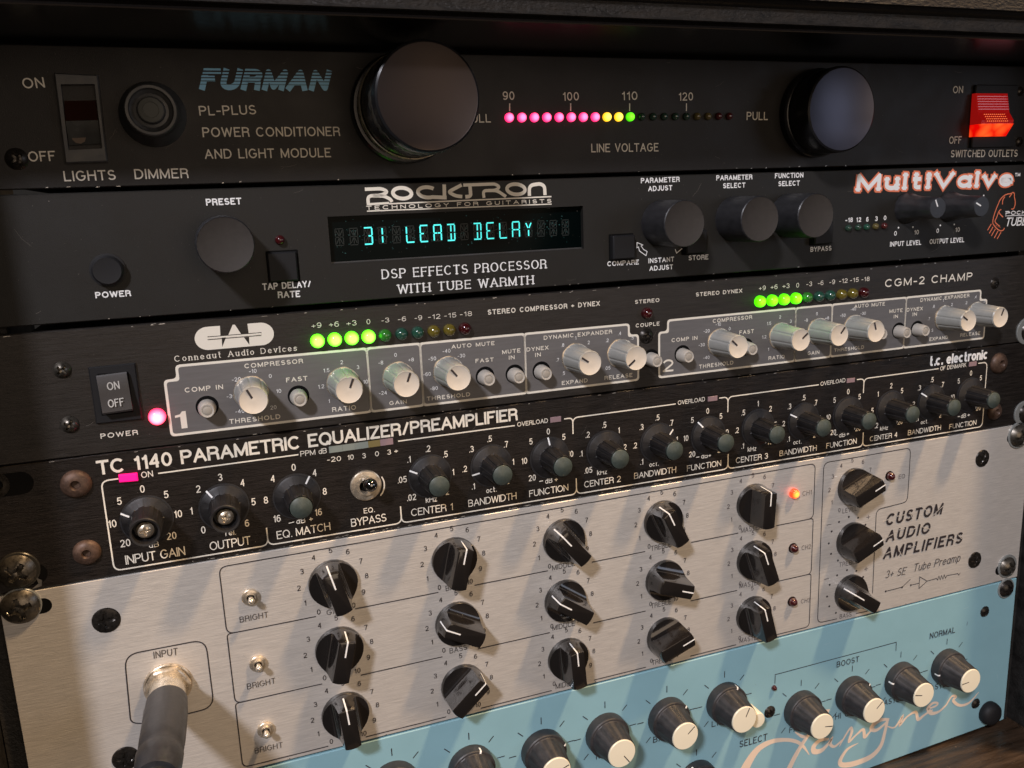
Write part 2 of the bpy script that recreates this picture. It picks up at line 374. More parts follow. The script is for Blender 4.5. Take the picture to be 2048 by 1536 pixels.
def split_sharp(pts):
    out = []; cur = [pts[0]]
    for i in range(1, len(pts) - 1):
        a = (Vector(pts[i]) - Vector(pts[i - 1])).normalized(); c = (Vector(pts[i + 1]) - Vector(pts[i])).normalized(); cur.append(pts[i])
        if a.dot(c) < -.25: out.append(cur); cur = [pts[i]]
    cur.append(pts[-1]); out.append(cur)
    return out if len(out) > 1 else [pts]
def text_into(b, s, x0, y0, width, h, wt=.14, tilt=0., track=.17, serif=0, shear=0., z=.1, contrast=0., center=None, stencil=False):
    """width None: natural width scaled by `center` factor; (x0, y0) is the left end of the baseline"""
    w = wt * h; H = h - w
    nat = 0
    for i, ch in enumerate(s):
        nat += G.get(ch, G['-'])[0]
        if i < len(s) - 1: nat += track + wt
    if width is None: sx = H * (center or 1)
    else: sx = (width - w) / max(nat, .01) if nat > .05 else H
    ca, sa = math.cos(tilt), math.sin(tilt)
    def T(p, ox):
        x = (p[0] + ox) * sx + w / 2; y = p[1] * H + w / 2
        x += shear * y
        return (x0 + x * ca - y * sa, y0 + x * sa + y * ca)
    ox = 0; k = 0
    wf = (lambda dx, dy: w * (1 - contrast * dx / (dx + dy + 1e-9))) if contrast else w
    for ch in s:
        gw, sts = G.get(ch, G['-'])
        for st in sts:
            e = expand(st); pts = [T(p, ox) for p in e]
            if ch == '.': ribbon(b, [T((0, .0), ox), T((w / sx * .9, .0), ox)], w * 1.1, z + .003 * k); k += 1; continue
            def free(q): return w / 2 if (min(abs(q[1]), abs(q[1] - 1), abs(q[1] - .7), abs(q[1] + .28)) < .03 or (min(abs(q[0]), abs(q[0] - gw)) < .01 and ch in 'EFLTZ-+')) else 0
            pcs = split_sharp(pts)
            for piece in pcs:
                ribbon(b, piece, wf, z + .003 * (k % 12), 0, (free(e[0]) if piece is pcs[0] else 0, free(e[-1]) if piece is pcs[-1] else 0)); k += 1
                if piece is not pts and wt > .09: b.add([(x, y, z + .003 * (k % 12)) for x, y in circ(*piece[0], w / 2, 12)], [tuple(range(12))]) if piece[0] != pts[0] else None
            if serif:
                for end, nb in ((0, 1), (-1, -2)):
                    dx = e[end][0] - e[nb][0]; dy = e[end][1] - e[nb][1]
                    if abs(e[0][0] - e[-1][0]) + abs(e[0][1] - e[-1][1]) < .01: continue
                    if abs(dy) >= abs(dx) * .9:
                        L = serif * .11 * (1.15 if len(e) > 1 else 1)
                        if ch in 'CGS': continue
                        q0 = (e[end][0] - L, e[end][1]); q1 = (e[end][0] + L, e[end][1])
                        ribbon(b, [T(q0, ox), T(q1, ox)], w * .45, z + .003 * (k % 12)); k += 1
                    elif ch in 'EFTLZCGS':
                        q0 = (e[end][0], e[end][1] - .09); q1 = (e[end][0], e[end][1] + .09)
                        ribbon(b, [T(q0, ox), T(q1, ox)], w * .5, z + .003 * (k % 12)); k += 1
                if ch in 'BDPREFL':
                    for yy in ((0, 1) if ch in 'BDPREFL' else ()):
                        ribbon(b, [T((-.10, yy), ox), T((.08, yy), ox)], w * .45, z + .003 * (k % 12)); k += 1
        ox += gw + track + wt
    return ox * sx
NT = [0]
def txt(u, s, zm, xa, ya, xb, yb, h, wt=.14, m='ink', z=.1, hh=0., name='lettering', **kw):
    """print s with its baseline from pixel (xa, ya) to (xb, yb) of crop zm; h = capital height in crop pixels"""
    a = zm(xa, ya, hh); c = zm(xb, yb, hh)
    t = zm((xa + xb) / 2, (ya + yb) / 2 - h, hh); q = zm((xa + xb) / 2, (ya + yb) / 2, hh)
    H = t[1] - q[1]
    b = B(); L = math.hypot(c[0] - a[0], c[1] - a[1])
    text_into(b, s, 0, 0, L - kw.get('shear', 0) * H * .8, H, wt, math.atan2(c[1] - a[1], c[0] - a[0]), **kw)
    return put(name, b.me('lettering', m, 0), u, a[0], a[1], z + hh)
def line(u, pts, w, m='ink', z=.1, name='printed_line', r=0., hh=0.):
    """printed line through points in rack-plane mm, corners rounded by r"""
    if r: pts = fillet(pts, r)
    b = B(); x0, y0 = pts[0]
    ribbon(b, [(p[0] - x0, p[1] - y0) for p in pts], w, 0)
    return put(name, b.me(name, m, 0), u, x0, y0, z + hh)
def fillet(pts, r, n=6):
    out = [pts[0]]
    for i in range(1, len(pts) - 1):
        p, q, s = Vector(pts[i - 1]), Vector(pts[i]), Vector(pts[i + 1])
        a = p - q; c = s - q; d = min(r, a.length * .49, c.length * .49)
        p0 = q + a.normalized() * d; p1 = q + c.normalized() * d
        for k in range(n + 1):
            t = k / n; pt = p0 * (1 - t) ** 2 + q * (2 * t * (1 - t)) + p1 * t * t; out.append((pt.x, pt.y))
    out.append(pts[-1]); return out
def dots(u, pts, r, m, name='printed_dot', z=.1):
    for p in pts: put(name, mesh('printed_dot', [(x, y, 0) for x, y in circ(0, 0, r, 14)], [tuple(range(14))], m, ang=0), u, p[0], p[1], z)
def ring_scale(u, c, R, labels, step, a0, h, wt, m='ink', sx=1., name='scale_numerals', right=1.):
    """numerals round a knob; angles clockwise from straight up"""
    b = B()
    for i, s in enumerate(labels):
        if not s: continue
        a = math.radians(a0 + step * i); x = R * math.sin(a); y = R * math.cos(a); x *= right if x > 0 else 1
        nat = sum(G[ch][0] for ch in s) + (len(s) - 1) * (.17 + wt)
        W = nat * (h - wt * h) * sx + wt * h
        text_into(b, s, x - W / 2, y - h / 2, None, h, wt, center=sx, z=0)
    return put(name, b.me('scale_numerals', m, 0), u, c[0], c[1], .15)
# ------------------------------------------------------------------ faceplates
def fit(pts):
    q = [P(*p) for p in pts]; n = len(q); mx = sum(p[0] for p in q) / n; my = sum(p[1] for p in q) / n
    k = sum((p[0] - mx) * (p[1] - my) for p in q) / sum((p[0] - mx) ** 2 for p in q)
    return lambda x: my + k * (x - mx)
FT = lambda x: 0.
FB_ = fit([(0, 379), (700, 363), (1348, 341), (2048, 323)])
RT = fit([(0, 388), (700, 373), (1348, 347), (2048, 330)])
RB = fit([(0, 652), (700, 609), (1350, 554), (1660, 530), (2048, 502)])
DT = fit([(0, 667), (700, 620), (1350, 565), (1660, 541), (2048, 511)])
DB = fit([(0, 930), (400, 887), (920, 817), (1320, 773), (1648, 731)])
ET = fit([(0, 932), (400, 889), (920, 819), (1320, 775), (1648, 733)])
EB = fit([(0, 1192), (400, 1125), (1002, 1015), (1320, 968), (1648, 911), (2040, 849)])
AT = fit([(0, 1196), (400, 1128), (1002, 1018), (1320, 971), (1648, 913), (2040, 851)])
AB = fit([(560, 1525), (1000, 1418), (1440, 1296), (1800, 1207), (2031, 1160)])
LT = fit([(560, 1530), (1000, 1422), (1440, 1300), (1800, 1210), (2031, 1163)])
LB = fit([(2011, 1438), (1900, 1478), (1744, 1535)])
def plate(u, top, bot, m, x0=.6, x1=482, z0=-3, hole=None, bev=.35, em=None):
    TL, TR, BR, BL = (x0, top(x0)), (x1, top(x1)), (x1, bot(x1)), (x0, bot(x0))
    b = B(); e = bev
    if not hole:
        b.prism([BL, BR, TR, TL], z0, 0, inset=e)
    else:
        hx0, hy0, hx1, hy1 = hole; hd = -2.4
        o = [BL, BR, TR, TL]; i_ = offset_poly(o, -e); h = [(hx0, hy0), (hx1, hy0), (hx1, hy1), (hx0, hy1)]
        vs = [(x, y, z0) for x, y in o] + [(x, y, -e) for x, y in o] + [(x, y, 0) for x, y in i_] + [(x, y, 0) for x, y in h] + [(x, y, hd) for x, y in h]
        fs = [(3, 2, 1, 0)]
        for j in range(4):
            for i in range(4):
                k = (i + 1) % 4; fs.append((j * 4 + i, j * 4 + k, (j + 1) * 4 + k, (j + 1) * 4 + i))
        b.add(vs, fs)
    return put('faceplate', mesh('faceplate', [(x - x0, y - bot(x0), z) for x, y, z in b.v], b.f, m, b.m, 20), u, x0, bot(x0), 0)
def chassis(u, top, bot, m='hole'):
    y0 = max(bot(20), bot(460)) + 1.5; y1 = min(top(20), top(460)) - 1.5
    b = B().prism([(20, y0), (462, y0), (462, y1), (20, y1)], -160, -3.1)
    put('chassis', mesh('chassis', b.v, b.f, 'caseblack', b.m, 0), u, 0, 0, 0)

UF = unit('power_conditioner', 0, -44, 'black power conditioner with two big round knobs and a lamp row, topmost unit', 'power conditioner')
UR = unit('effects_processor', 0, -88, 'charcoal effects processor with glowing teal text display, second from the top of the rack', 'effects processor')
UD = unit('compressor_unit', 0, -133, 'black stereo compressor with cream knobs in grey framed fields and bright green lamps', 'compressor')
UE = unit('equalizer_unit', 0, -177, 'black parametric equalizer with a long row of green-capped knobs above the silver unit', 'equalizer')
UA = unit('tube_preamp', 0, -266, 'brushed silver tube preamp with glossy black pointer knobs and three small toggles', 'preamp')
UL = unit('turquoise_preamp', 0, -355, 'turquoise preamp with ivory-capped black knobs and peach script lettering, lowest in the rack', 'preamp')
w0 = R2(-145, 375); w1 = R2(1962, 650); wt_ = R2(1952, 300)
DISP = (w0[0], (R1(1480, 955)[1] + R2(1962, 650)[1]) / 2, w1[0] - .3, (R1(1450, 470)[1] + wt_[1]) / 2)
plate(UF, FT, FB_, 'powder', z0=-2.5)
plate(UR, RT, RB, 'powder2', hole=DISP)
plate(UD, DT, DB, 'anod'); plate(UE, ET, EB, 'anod2'); plate(UA, AT, AB, 'brushed', z0=-3, bev=.14); plate(UL, LT, LB, 'turq', z0=-3)
for u_, t_, b_ in ((UF, FT, FB_), (UR, RT, RB), (UD, DT, DB), (UE, ET, EB), (UA, AT, AB), (UL, LT, LB)): chassis(u_, t_, b_)

# ------------------------------------------------------------------ shared small hardware
def screw_mesh(name, r, h, m, cross=True, flat=.0, n=48, nr=16):
    """domed head with a real cross recess"""
    vs = []; fs = []
    aw = r * .17; al = r * .56
    def zz(x, y):
        d = math.hypot(x, y) / r; z = h * (1 - (1 - flat) * d ** 2.4) if d < 1 else 0
        if cross:
            ax, ay = abs(x), abs(y)
            tw = aw * (1.15 - .5 * max(ax, ay) / al)
            if (ax < tw and ay < al) or (ay < tw and ax < al): z -= min(h * .75, r * .5) * (1 - .45 * max(ax, ay) / al)
        return z
    for j in range(nr + 1):
        rr = r * j / nr if j < nr else r
        for i in range(n):
            a = 2 * math.pi * i / n; x, y = rr * math.cos(a), rr * math.sin(a)
            vs.append((x, y, zz(x, y)))
    for i in range(n):
        a = 2 * math.pi * i / n; vs.append((r * math.cos(a), r * math.sin(a), -.05))
    for j in range(nr + 1):
        for i in range(n):
            i2 = (i + 1) % n; fs.append((j * n + i, (j + 1) * n + i, (j + 1) * n + i2, j * n + i2))
    return mesh(name, vs, fs, m, None, 34)
def slot_mesh(w, h):
    b = B(); b.add([(x, y, 0) for x, y in rrect(-w / 2, -h / 2, w / 2, h / 2, h / 2 - .01, 8)], [tuple(range(36))])
    return b.me('mounting_slot_shade', 'hole', 0)  # flat black patch on the plate; the slot's inner shade is its colour
SM = {'steel': screw_mesh('screw', 3.4, 1.9, 'screw'), 'pan': screw_mesh('screw', 3.3, 2.2, 'screw'), 'small': screw_mesh('screw', 3.0, 1.4, 'screwblack'),
      'black': screw_mesh('screw', 5.7, .9, 'screwblack', flat=.35), 'rack': screw_mesh('screw', 7.4, 3.0, 'screw'), 'rackblack': screw_mesh('screw', 5.6, 3.0, 'screwblack')}
def screw(u, p, kind, r, rot=.3, z=0, name='screw'):
    base = {'steel': 3.4, 'pan': 3.3, 'small': 3.0, 'black': 5.7, 'rack': 7.4, 'rackblack': 5.6}[kind]
    o = put(name, SM[kind], u, p[0], p[1], z, rot); o.scale = (r / base,) * 3; return o
def washer(u, p, r, m='washer', z=0, h=.8):
    b = B().lathe([(r, 0), (r, h * .7), (r - h * .3, h), (r * .5, h)], 32)
    return put('washer', b.me('washer', m), u, p[0], p[1], z)
def led_me(r, m, dome=1.):
    b = B().lathe([(r, 0), (r, r * .35)] + [(r * math.cos(a), r * (.35 + dome * math.sin(a))) for a in [math.radians(x) for x in (15, 30, 45, 60, 75, 86)]], 20)
    return b.me('indicator_lamp', m, 60)
def disk(name, r, m): return mesh(name, [(x, y, 0) for x, y in circ(0, 0, r, 36)], [tuple(range(36))], m, ang=0)
def bar_me(name, x0, y0, x1, y1, z, m, wdt=None): return B().prism([(x0, y0), (x1, y0), (x1, y1), (x0, y1)], 0, z).me(name, m, 0)
def angle_to(c, p): return math.atan2(p[1] - c[1], p[0] - c[0])       # local +x of a knob points at its mark

# ------------------------------------------------------------------ power conditioner
for s, a in (('ON', (F1, 213, 530, 410, 522, 95)), ('OFF', (F1, 262, 1190, 508, 1183, 92)), ('LIGHTS', (F1, 583, 1368, 1050, 1355, 93)), ('DIMMER', (F1, 1220, 1348, 1705, 1338, 90)),
             ('PL-PLUS', (C0, 1168, 677, 1500, 670, 56)), ('POWER CONDITIONER', (C0, 1187, 803, 1990, 796, 56)), ('AND LIGHT MODULE', (C0, 1200, 930, 1937, 920, 56)),
             ('PULL', (C2, 812, 719, 970, 717, 50)), ('90', (C2, 1040, 585, 1108, 585, 50)), ('100', (C2, 1390, 590, 1485, 588, 50)), ('110', (C2, 1735, 587, 1827, 585, 50)),
             ('LINE VOLTAGE', (C2, 1557, 892, 1950, 886, 50)), ('120', (C3, 25, 590, 110, 588, 48)), ('PULL', (C3, 423, 703, 547, 703, 48)), ('ON', (C3, 1630, 546, 1688, 545, 42)),
             ('OFF', (C3, 1607, 842, 1680, 840, 43)), ('SWITCHED OUTLETS', (C3, 1617, 921, 2007, 917, 42))):
    txt(UF, s, *a, wt=.135, m='inkdim')
for zm, x in ((C2, 1080), (C2, 1437), (C2, 1782), (C3, 72)): line(UF, [zm(x, 605), zm(x, 650)], .45, 'inkdim', name='scale_tick')
txt(UF, 'FURMAN', C0, 1163, 527, 1945, 533, 125, wt=.27, m='inkblue', shear=.34, track=.10, name='logo_lettering')
for i in range(5):                               # dark slits cut through the upper half of the logo
    y = 420 + i * 19; p = C0(1150, y - 3); q = C0(1965, y + 3)
    line(UF, [p, q], .50 - .08 * i, 'powder', .30, name='logo_slit')
# big knobs
def big_knob(cap, h, rc, rb, face, base_ring=True, label=None):
    p = cap
    b = B().lathe([(rb, 0), (rb, 3.2), (rb - .7, 4), (rc - .2, 4.2), (rc, 5), (rc, h - 1.2), (rc - .25, h - .4), (rc - .9, h)], 72, close=False)
    k = put('knob', b.me('knob', 'knobside'), UF, p[0], p[1], .05, label=label)
    b = B().lathe([(rc - .9, h), (rc - 1.1, h - .12), (.5, h - .12)], 72)
    put('cap', b.me('cap', face), k)
    return k
k = big_knob(PX(857, 193, 36), 36, 17.6, 19.2, 'capdark', label='large black knob pulled out towards the viewer')
b = B().lathe([(17.9, 9), (18.2, 9.3), (18.2, 12.5), (17.9, 12.8)], 72, close=False); put('grip_ring', b.me('grip_ring', 'brassy'), k)
b = B().lathe([(17.75, 26.5), (17.95, 26.8), (17.95, 30.5), (17.75, 30.8)], 72, close=False, rad=lambda a, r, z: r * (1 - .012 * (math.cos(a * 36) > 0)))
put('ribbed_band', b.me('ribbed_band', 'screw'), k)
big_knob(PX(1684.6, 218.7, 17), 17, 17.3, 18.4, 'capblue')
# dimmer
c = PX(302, 220, 13)
b = B().lathe([(10.4, 0), (9.8, 2.2), (8.5, 5), (8.0, 9), (7.9, 12.4), (7.5, 13), (6.7, 13), (6.3, 12), (5.2, 11.2), (4.3, 11.4), (4.0, 13.2), (3.7, 13.5)], 56)
k = put('dimmer_knob', b.me('dimmer_knob', 'frame', 30), UF, c[0], c[1], .05)
put('centre_button', B().lathe([(3.7, 13.5), (2.4, 13.7), (2.3, 13.5), (.4, 13.55)], 40).me('centre_button', mat('dusty_grey_rubber', (.05, .052, .045), .6)), k)
# lights rocker
def quadpts(zm, pts, h): return [zm(x, y, h) for x, y in pts]
fr = quadpts(F1, [(590, 1205), (972, 1190), (885, 405), (485, 385)], 2.4)
op = quadpts(F1, [(618, 1085), (925, 1070), (855, 488), (548, 490)], 2.4)
x0, y0 = fr[0]
def rel(ps): return [(p[0] - x0, p[1] - y0) for p in ps]
fr_, op_ = rel(fr), rel(op)
b = B(); o_in = offset_poly(fr_, -.4)
b.add([(x, y, 0) for x, y in fr_] + [(x, y, 2.0) for x, y in fr_] + [(x, y, 2.4) for x, y in o_in] + [(x, y, 2.4) for x, y in op_] + [(x, y, -1.5) for x, y in op_],
      [(j * 4 + i, j * 4 + (i + 1) % 4, (j + 1) * 4 + (i + 1) % 4, (j + 1) * 4 + i) for j in range(4) for i in range(4)] + [(16, 17, 18, 19)])
sw = put('rocker_switch', b.me('rocker_switch', 'frame', 20), UF, x0, y0, .05)
def lerp(a, b_, t): return (a[0] + (b_[0] - a[0]) * t, a[1] + (b_[1] - a[1]) * t)
BLo, BRo, TRo, TLo = op_
def strip(t0, t1, z0, z1, m, name):
    a, b1 = lerp(BLo, TLo, t0), lerp(BRo, TRo, t0); c1, d = lerp(BRo, TRo, t1), lerp(BLo, TLo, t1)
    i = .25
    vs = [(a[0] + i, a[1], -1), (b1[0] - i, b1[1], -1), (c1[0] - i, c1[1], -1), (d[0] + i, d[1], -1), (a[0] + i, a[1], z0), (b1[0] - i, b1[1], z0), (c1[0] - i, c1[1], z1), (d[0] + i, d[1], z1)]
    put(name, mesh(name, vs, [(0, 1, 5, 4), (1, 2, 6, 5), (2, 3, 7, 6), (3, 0, 4, 7), (4, 5, 6, 7), (3, 2, 1, 0)], m, ang=20), sw)
strip(.08, .44, 1.4, 3.2, 'rockgrey', 'rocker_lower_half'); strip(.445, .76, 3.2, .6, 'rockred', 'rocker_upper_half')
put('dust_patch', B().prism(circ(0, 0, 2.1, 9), 0, .02).me('dust_patch', 'dirt', 0), sw, lerp(BLo, BRo, .35)[0], lerp(BLo, TLo, .17)[1] + .6, 1.9)
# voltage lamps
a0 = P(1019, 235, .8); a1 = P(1459, 232.3, .8); NL = 20
lm = {}
for key, m_ in (('r', 'ledred'), ('y', 'ledyellow'), ('g', 'ledgreens'), ('dg', 'dimgreen'), ('dy', 'dimyellow'), ('dr', 'dimred')): lm[key] = led_me(1.75 if key in 'ryg' else 1.55, m_)
seq = ['r'] * 8 + ['y'] * 2 + ['g'] + ['dg'] * 5 + ['dy'] * 2 + ['dr'] * 2
for i, kx in enumerate(seq):
    t = i / (NL - 1); put('indicator_lamp', lm[kx], UF, a0[0] + (a1[0] - a0[0]) * t, a0[1] + (a1[1] - a0[1]) * t, .02, label={'r': 'lit red lamp', 'y': 'lit yellow lamp', 'g': 'lit green lamp'}.get(kx))
# red outlet rocker
x0, y0 = C3(1725, 868); x1, y1 = C3(2000, 500)
put('rocker_frame', B().prism(rrect(0, 0, x1 - x0, y1 - y0, .8), 0, 1.6, inset=.4).me('rocker_frame', 'button', 20), UF, x0, y0, .05)
pt = [C3(x, y, 3) for x, y in ((1752, 800), (1937, 800), (1945, 545), (1757, 545))]
x0, y0 = pt[0]; xw = pt[1][0] - x0; yh = pt[3][1] - y0
prof = [(0, 3.6), (.30, 6.6), (.36, 6.4), (.55, 3.6), (1, 2.0)]        # (fraction of height, protrusion) of the seesaw, seen from its side
rk = None
def seesaw(t0, t1, ps, m, name, par, xo=0., xi=0.):
    vs = []; fs = []
    for t, z in ps: vs += [(xo, t * yh, z), (xw - xi, t * yh, z), (xo, t * yh, 0), (xw - xi, t * yh, 0)]
    for i in range(len(ps) - 1):
        a = i * 4; fs += [(a, a + 1, a + 5, a + 4), (a + 1, a + 3, a + 7, a + 5), (a + 2, a, a + 4, a + 6)]
    fs += [(0, 2, 3, 1), (len(vs) - 4, len(vs) - 3, len(vs) - 1, len(vs) - 2)]
    return put(name, mesh(name, vs, fs, m, ang=20), par, *( (x0, y0, .5) if par == UF else (0, 0, 0)))
rk = seesaw(0, 1, [(.28, 6.2), (.36, 6.4), (.55, 3.8), (1, 2.0)], 'redlens', 'rocker_switch', UF)
rk['label'] = 'glowing red rocker switch'
seesaw(0, 1, [(0, 3.2), (.279, 6.9)], 'redhot', 'glowing_lower_edge', rk, 0, .3)
b = B()
for i in range(11):                               # moulded ribs and facets in the lens
    for j in range(4):
        t = .34 + j * .055; xx = xw * (.16 + .062 * i); yy = t * yh
        zz_ = 6.4 + (t - .36) * (-2.6 / .19) if t > .36 else 6.4
        b.prism([(xx, yy), (xx + .22, yy - .18), (xx + .44, yy), (xx + .22, yy + .18)], zz_, zz_ + .35)
put('lens_facets', b.me('lens_facets', 'redfacet', 0), rk)
b = B()
for j in range(6):
    t = .62 + j * .06; zz_ = 3.8 + (t - .55) * (-1.8 / .45); b.prism([(.4, t * yh), (xw - .4, t * yh), (xw - .4, t * yh + .3), (.4, t * yh + .3)], zz_ - .1, zz_ + .3)
put('lens_ribs', b.me('lens_ribs', 'redlens', 0), rk)
for p, r in ((F1(150, 1165), 3.4), (C3(2025, 535), 2.2), (C3(2020, 830), 2.4)): screw(UF, p, 'small', r, .7).data = SM['small']
# chips along the lower edge
random.seed(3)
def chips(u, edge, n, xr, size, up, m='scratch', z=.06):
    b = B()
    for i in range(n):
        x = random.uniform(*xr); L = random.uniform(.25, size) * (2.2 if random.random() < .2 else 1); y = edge(x) + up * random.uniform(.1, .55); hgt = random.uniform(.08, .3)
        b.add([(x, y - hgt / 2, z), (x + L, y - hgt / 3, z), (x + L * .8, y + hgt / 2, z), (x + L * .2, y + hgt / 3, z)], [(0, 1, 2, 3)])
    o = put('edge_wear', mesh('edge_wear', b.v, b.f, m, ang=0), u, 0, 0, 0); o['kind'] = 'stuff'
chips(UF, FB_, 26, (20, 470), .9, 1)

# ------------------------------------------------------------------ effects processor
for s, a, w_ in (('PRESET', (R1, 218, 365, 580, 352, 70), .2), ('TAP DELAY/', (R1, 795, 1230, 1292, 1198, 68), .18), ('RATE', (R1, 952, 1312, 1180, 1300, 68), .2), ('POWER', (C1, 560, 283, 768, 270, 37), .2),
                 ('PARAMETER', (R3, 415, 150, 732, 138, 43), .2), ('ADJUST', (R3, 475, 216, 672, 207, 43), .2), ('PARAMETER', (R3, 1032, 127, 1327, 118, 42), .2), ('SELECT', (R3, 1087, 192, 1270, 185, 42), .2),
                 ('FUNCTION', (R3, 1512, 110, 1745, 103, 42), .2), ('SELECT', (R3, 1540, 175, 1715, 168, 42), .2), ('COMPARE', (R3, 140, 830, 398, 814, 40), .19), ('INSTANT', (R3, 477, 805, 687, 790, 40), .18),
                 ('ADJUST', (R3, 485, 868, 678, 853, 40), .18), ('STORE', (R3, 805, 782, 967, 773, 41), .18), ('BYPASS', (R3, 1803, 712, 1975, 700, 40), .18),
                 ('-18', (R4, 155, 641, 230, 635, 48), .2), ('12', (R4, 263, 637, 315, 634, 48), .2), ('6', (R4, 365, 632, 391, 631, 48), .2), ('3', (R4, 456, 625, 485, 624, 48), .2), ('0', (R4, 545, 617, 573, 616, 48), .2),
                 ('0', (R4, 652, 775, 679, 774, 46), .16), ('10', (R4, 857, 764, 905, 761, 46), .16), ('0', (R4, 1085, 748, 1110, 747, 46), .16), ('10', (R4, 1278, 738, 1325, 734, 46), .16),
                 ('INPUT LEVEL', (R4, 610, 888, 930, 868, 50), .18), ('OUTPUT LEVEL', (R4, 1015, 862, 1370, 841, 50), .18)):
    txt(UR, s, *a, wt=w_, m='inkwhite')
txt(UR, 'DSP EFFECTS PROCESSOR', R2, 300, 897, 1650, 807, 82, wt=.165, m='inkwhite', serif=1.5, contrast=.55, track=.2)
txt(UR, 'WITH TUBE WARMTH', R2, 432, 1017, 1545, 936, 78, wt=.165, m='inkwhite', serif=1.5, contrast=.55, track=.2)
txt(UR, 'TECHNOLOGY FOR GUITARISTS', R2, 175, 328, 1690, 268, 33, wt=.19, m='ink', track=.32)
dots(UR, [R4(700, 693), R4(848, 687), R4(1128, 670), R4(1271, 660), R4(1573, 363)], .42, 'inkwhite')
LW = R2(0, 40)[1] - R2(0, 78)[1]
def zl(u, zm, pts, w, m='ink', r=0, z=.1, name='logo_stroke'):
    return line(u, [zm(*p) for p in pts], w, m, z, name, r)
def zel(cx, cy, rx, ry, a0, a1, tx=0, n=26):
    return [(cx + rx * math.cos(math.radians(a0 + (a1 - a0) * i / n)), cy - ry * math.sin(math.radians(a0 + (a1 - a0) * i / n)) - tx * rx * math.cos(math.radians(a0 + (a1 - a0) * i / n))) for i in range(n + 1)]
s = .62
zl(UR, R2, [(162, 158), (300, 152), (352, 178), (300, 207), (185, 213), (192, 288)], LW * .75, r=2.6)
zl(UR, R2, [(230, 212), (318, 212), (372, 240), (385, 262)], LW * .75, r=2); zl(UR, R2, [(190, 281), (362, 270)], LW * .5, z=.104)
zl(UR, R2, zel(468, 190, 76, 44, 90, 450, -.06), LW * .85); zl(UR, R2, zel(675, 183, 78, 42, 50, 180, -.06) + zel(675, 183, 78, 42, 180, 300, -.06)[1:] + [(832, 226)], LW * .85)
zl(UR, R2, [(812, 118), (815, 238)], LW * .85, z=.104); zl(UR, R2, [(955, 122), (845, 180), (905, 212), (960, 218)], LW * .8, z=.108, r=1.2)
zl(UR, R2, [(968, 124), (1230, 114), (1268, 140), (1232, 166), (1130, 170), (1138, 228)], LW * .72, z=.112, r=2.2); zl(UR, R2, [(1022, 124), (1030, 215), (985, 220)], LW * .85, z=.116, r=1)
zl(UR, R2, [(1175, 168), (1245, 168), (1300, 206), (1318, 218)], LW * .75, z=.12, r=2)
zl(UR, R2, zel(1400, 158, 74, 42, 90, 450, -.06), LW * .85); zl(UR, R2, [(1510, 212), (1508, 126), (1600, 112), (1634, 134), (1638, 206)], LW * .85, r=2.2)
zl(UR, R2, [(360, 277), (1690, 218)], .5, z=.124, name='logo_rule'); zl(UR, R2, [(180, 337), (1692, 279)], .42, name='logo_rule')
# display
x0, y0, x1, y1 = DISP
gl = put('display_window', mesh('display_window', [(0, 0, 0), (x1 - x0, 0, 0), (x1 - x0, y1 - y0, 0), (0, y1 - y0, 0)], [(0, 1, 2, 3)], 'glass', ang=0), UR, x0, y0, -2.38)
put('window_ledge', B().prism([(0, 0), (x1 - x0, 0), (x1 - x0, .5), (0, .5)], 0, .5).me('window_ledge', 'frame', 0), UR, x0 + .01, y0 + .01, -2.3)
SEG = {'a': [(0, 1), (1, 1)], 'f': [(0, .96), (0, .54)], 'b': [(1, .96), (1, .54)], 'e': [(0, .46), (0, .04)], 'c': [(1, .46), (1, .04)], 'd': [(0, 0), (1, 0)], 'g': [(.04, .5), (.46, .5)], 'h': [(.54, .5), (.96, .5)],
       'i': [(.5, .94), (.5, .56)], 'l': [(.5, .44), (.5, .06)], 'j': [(.12, .9), (.42, .58)], 'k': [(.88, .9), (.58, .58)], 'm': [(.42, .42), (.12, .1)], 'n': [(.58, .42), (.88, .1)]}
CH = {'3': 'abcdh', '1': 'il', 'L': 'fed', 'E': 'afedg', 'A': 'abfecgh', 'D': 'abcdil', 'Y': 'jkl', ' ': ''}
msg = '   31 LEAD DELAY   '
pa = R2(190, 540, -2.3); pb = R2(1503, 484, -2.3)
ph = (R2(190, 467, -2.3)[1] - R2(190, 612, -2.3)[1]); dx = (pb[0] - pa[0]) / 12
for i, ch in enumerate(msg):
    k = i - 3; t = k / 12; cx = pa[0] + dx * k; cy = pa[1] + (pb[1] - pa[1]) * t
    if cx - 1.3 < x0 or cx + 1.3 > x1: continue
    bo, bn = B(), B(); W, H = dx * .54, ph * .93
    for s_, (p, q) in SEG.items():
        pp = [((a[0] - .5) * W + .05 * a[1], (a[1] - .5) * H) for a in (p, q)]
        if s_ in CH[ch]: ribbon(bn, pp, .50, .06)
        else: ribbon(bo, pp, .26, .03)
    o = put('display_character', bo.me('display_character', 'vfdoff', 0), UR, cx, cy, -2.36)
    if bn.v: put('lit_segments', bn.me('lit_segments', 'vfd', 0), o)
hb = B()
random.seed(12)
for i in range(240):
    x = random.uniform(x0 + 2, x1 - 5); t = (x - pa[0]) / (pb[0] - pa[0]); y = random.gauss(pa[1] + (pb[1] - pa[1]) * t, 2.8)
    if y < y0 + 1 or y > y1 - 1: continue
    r = random.uniform(.06, .22); hb.add([(x - x0 - r * 1.6, y - y0, .01), (x - x0, y - y0 - r, .01), (x - x0 + r * 1.6, y - y0, .01), (x - x0, y - y0 + r, .01)], [(0, 1, 2, 3)])
o = put('halo_glow_specks', hb.me('halo_glow_specks', 'vfdhalo', 0), UR, x0, y0, -2.36); o['kind'] = 'stuff'  # faintly emissive specks stand in for the display's hazy glow
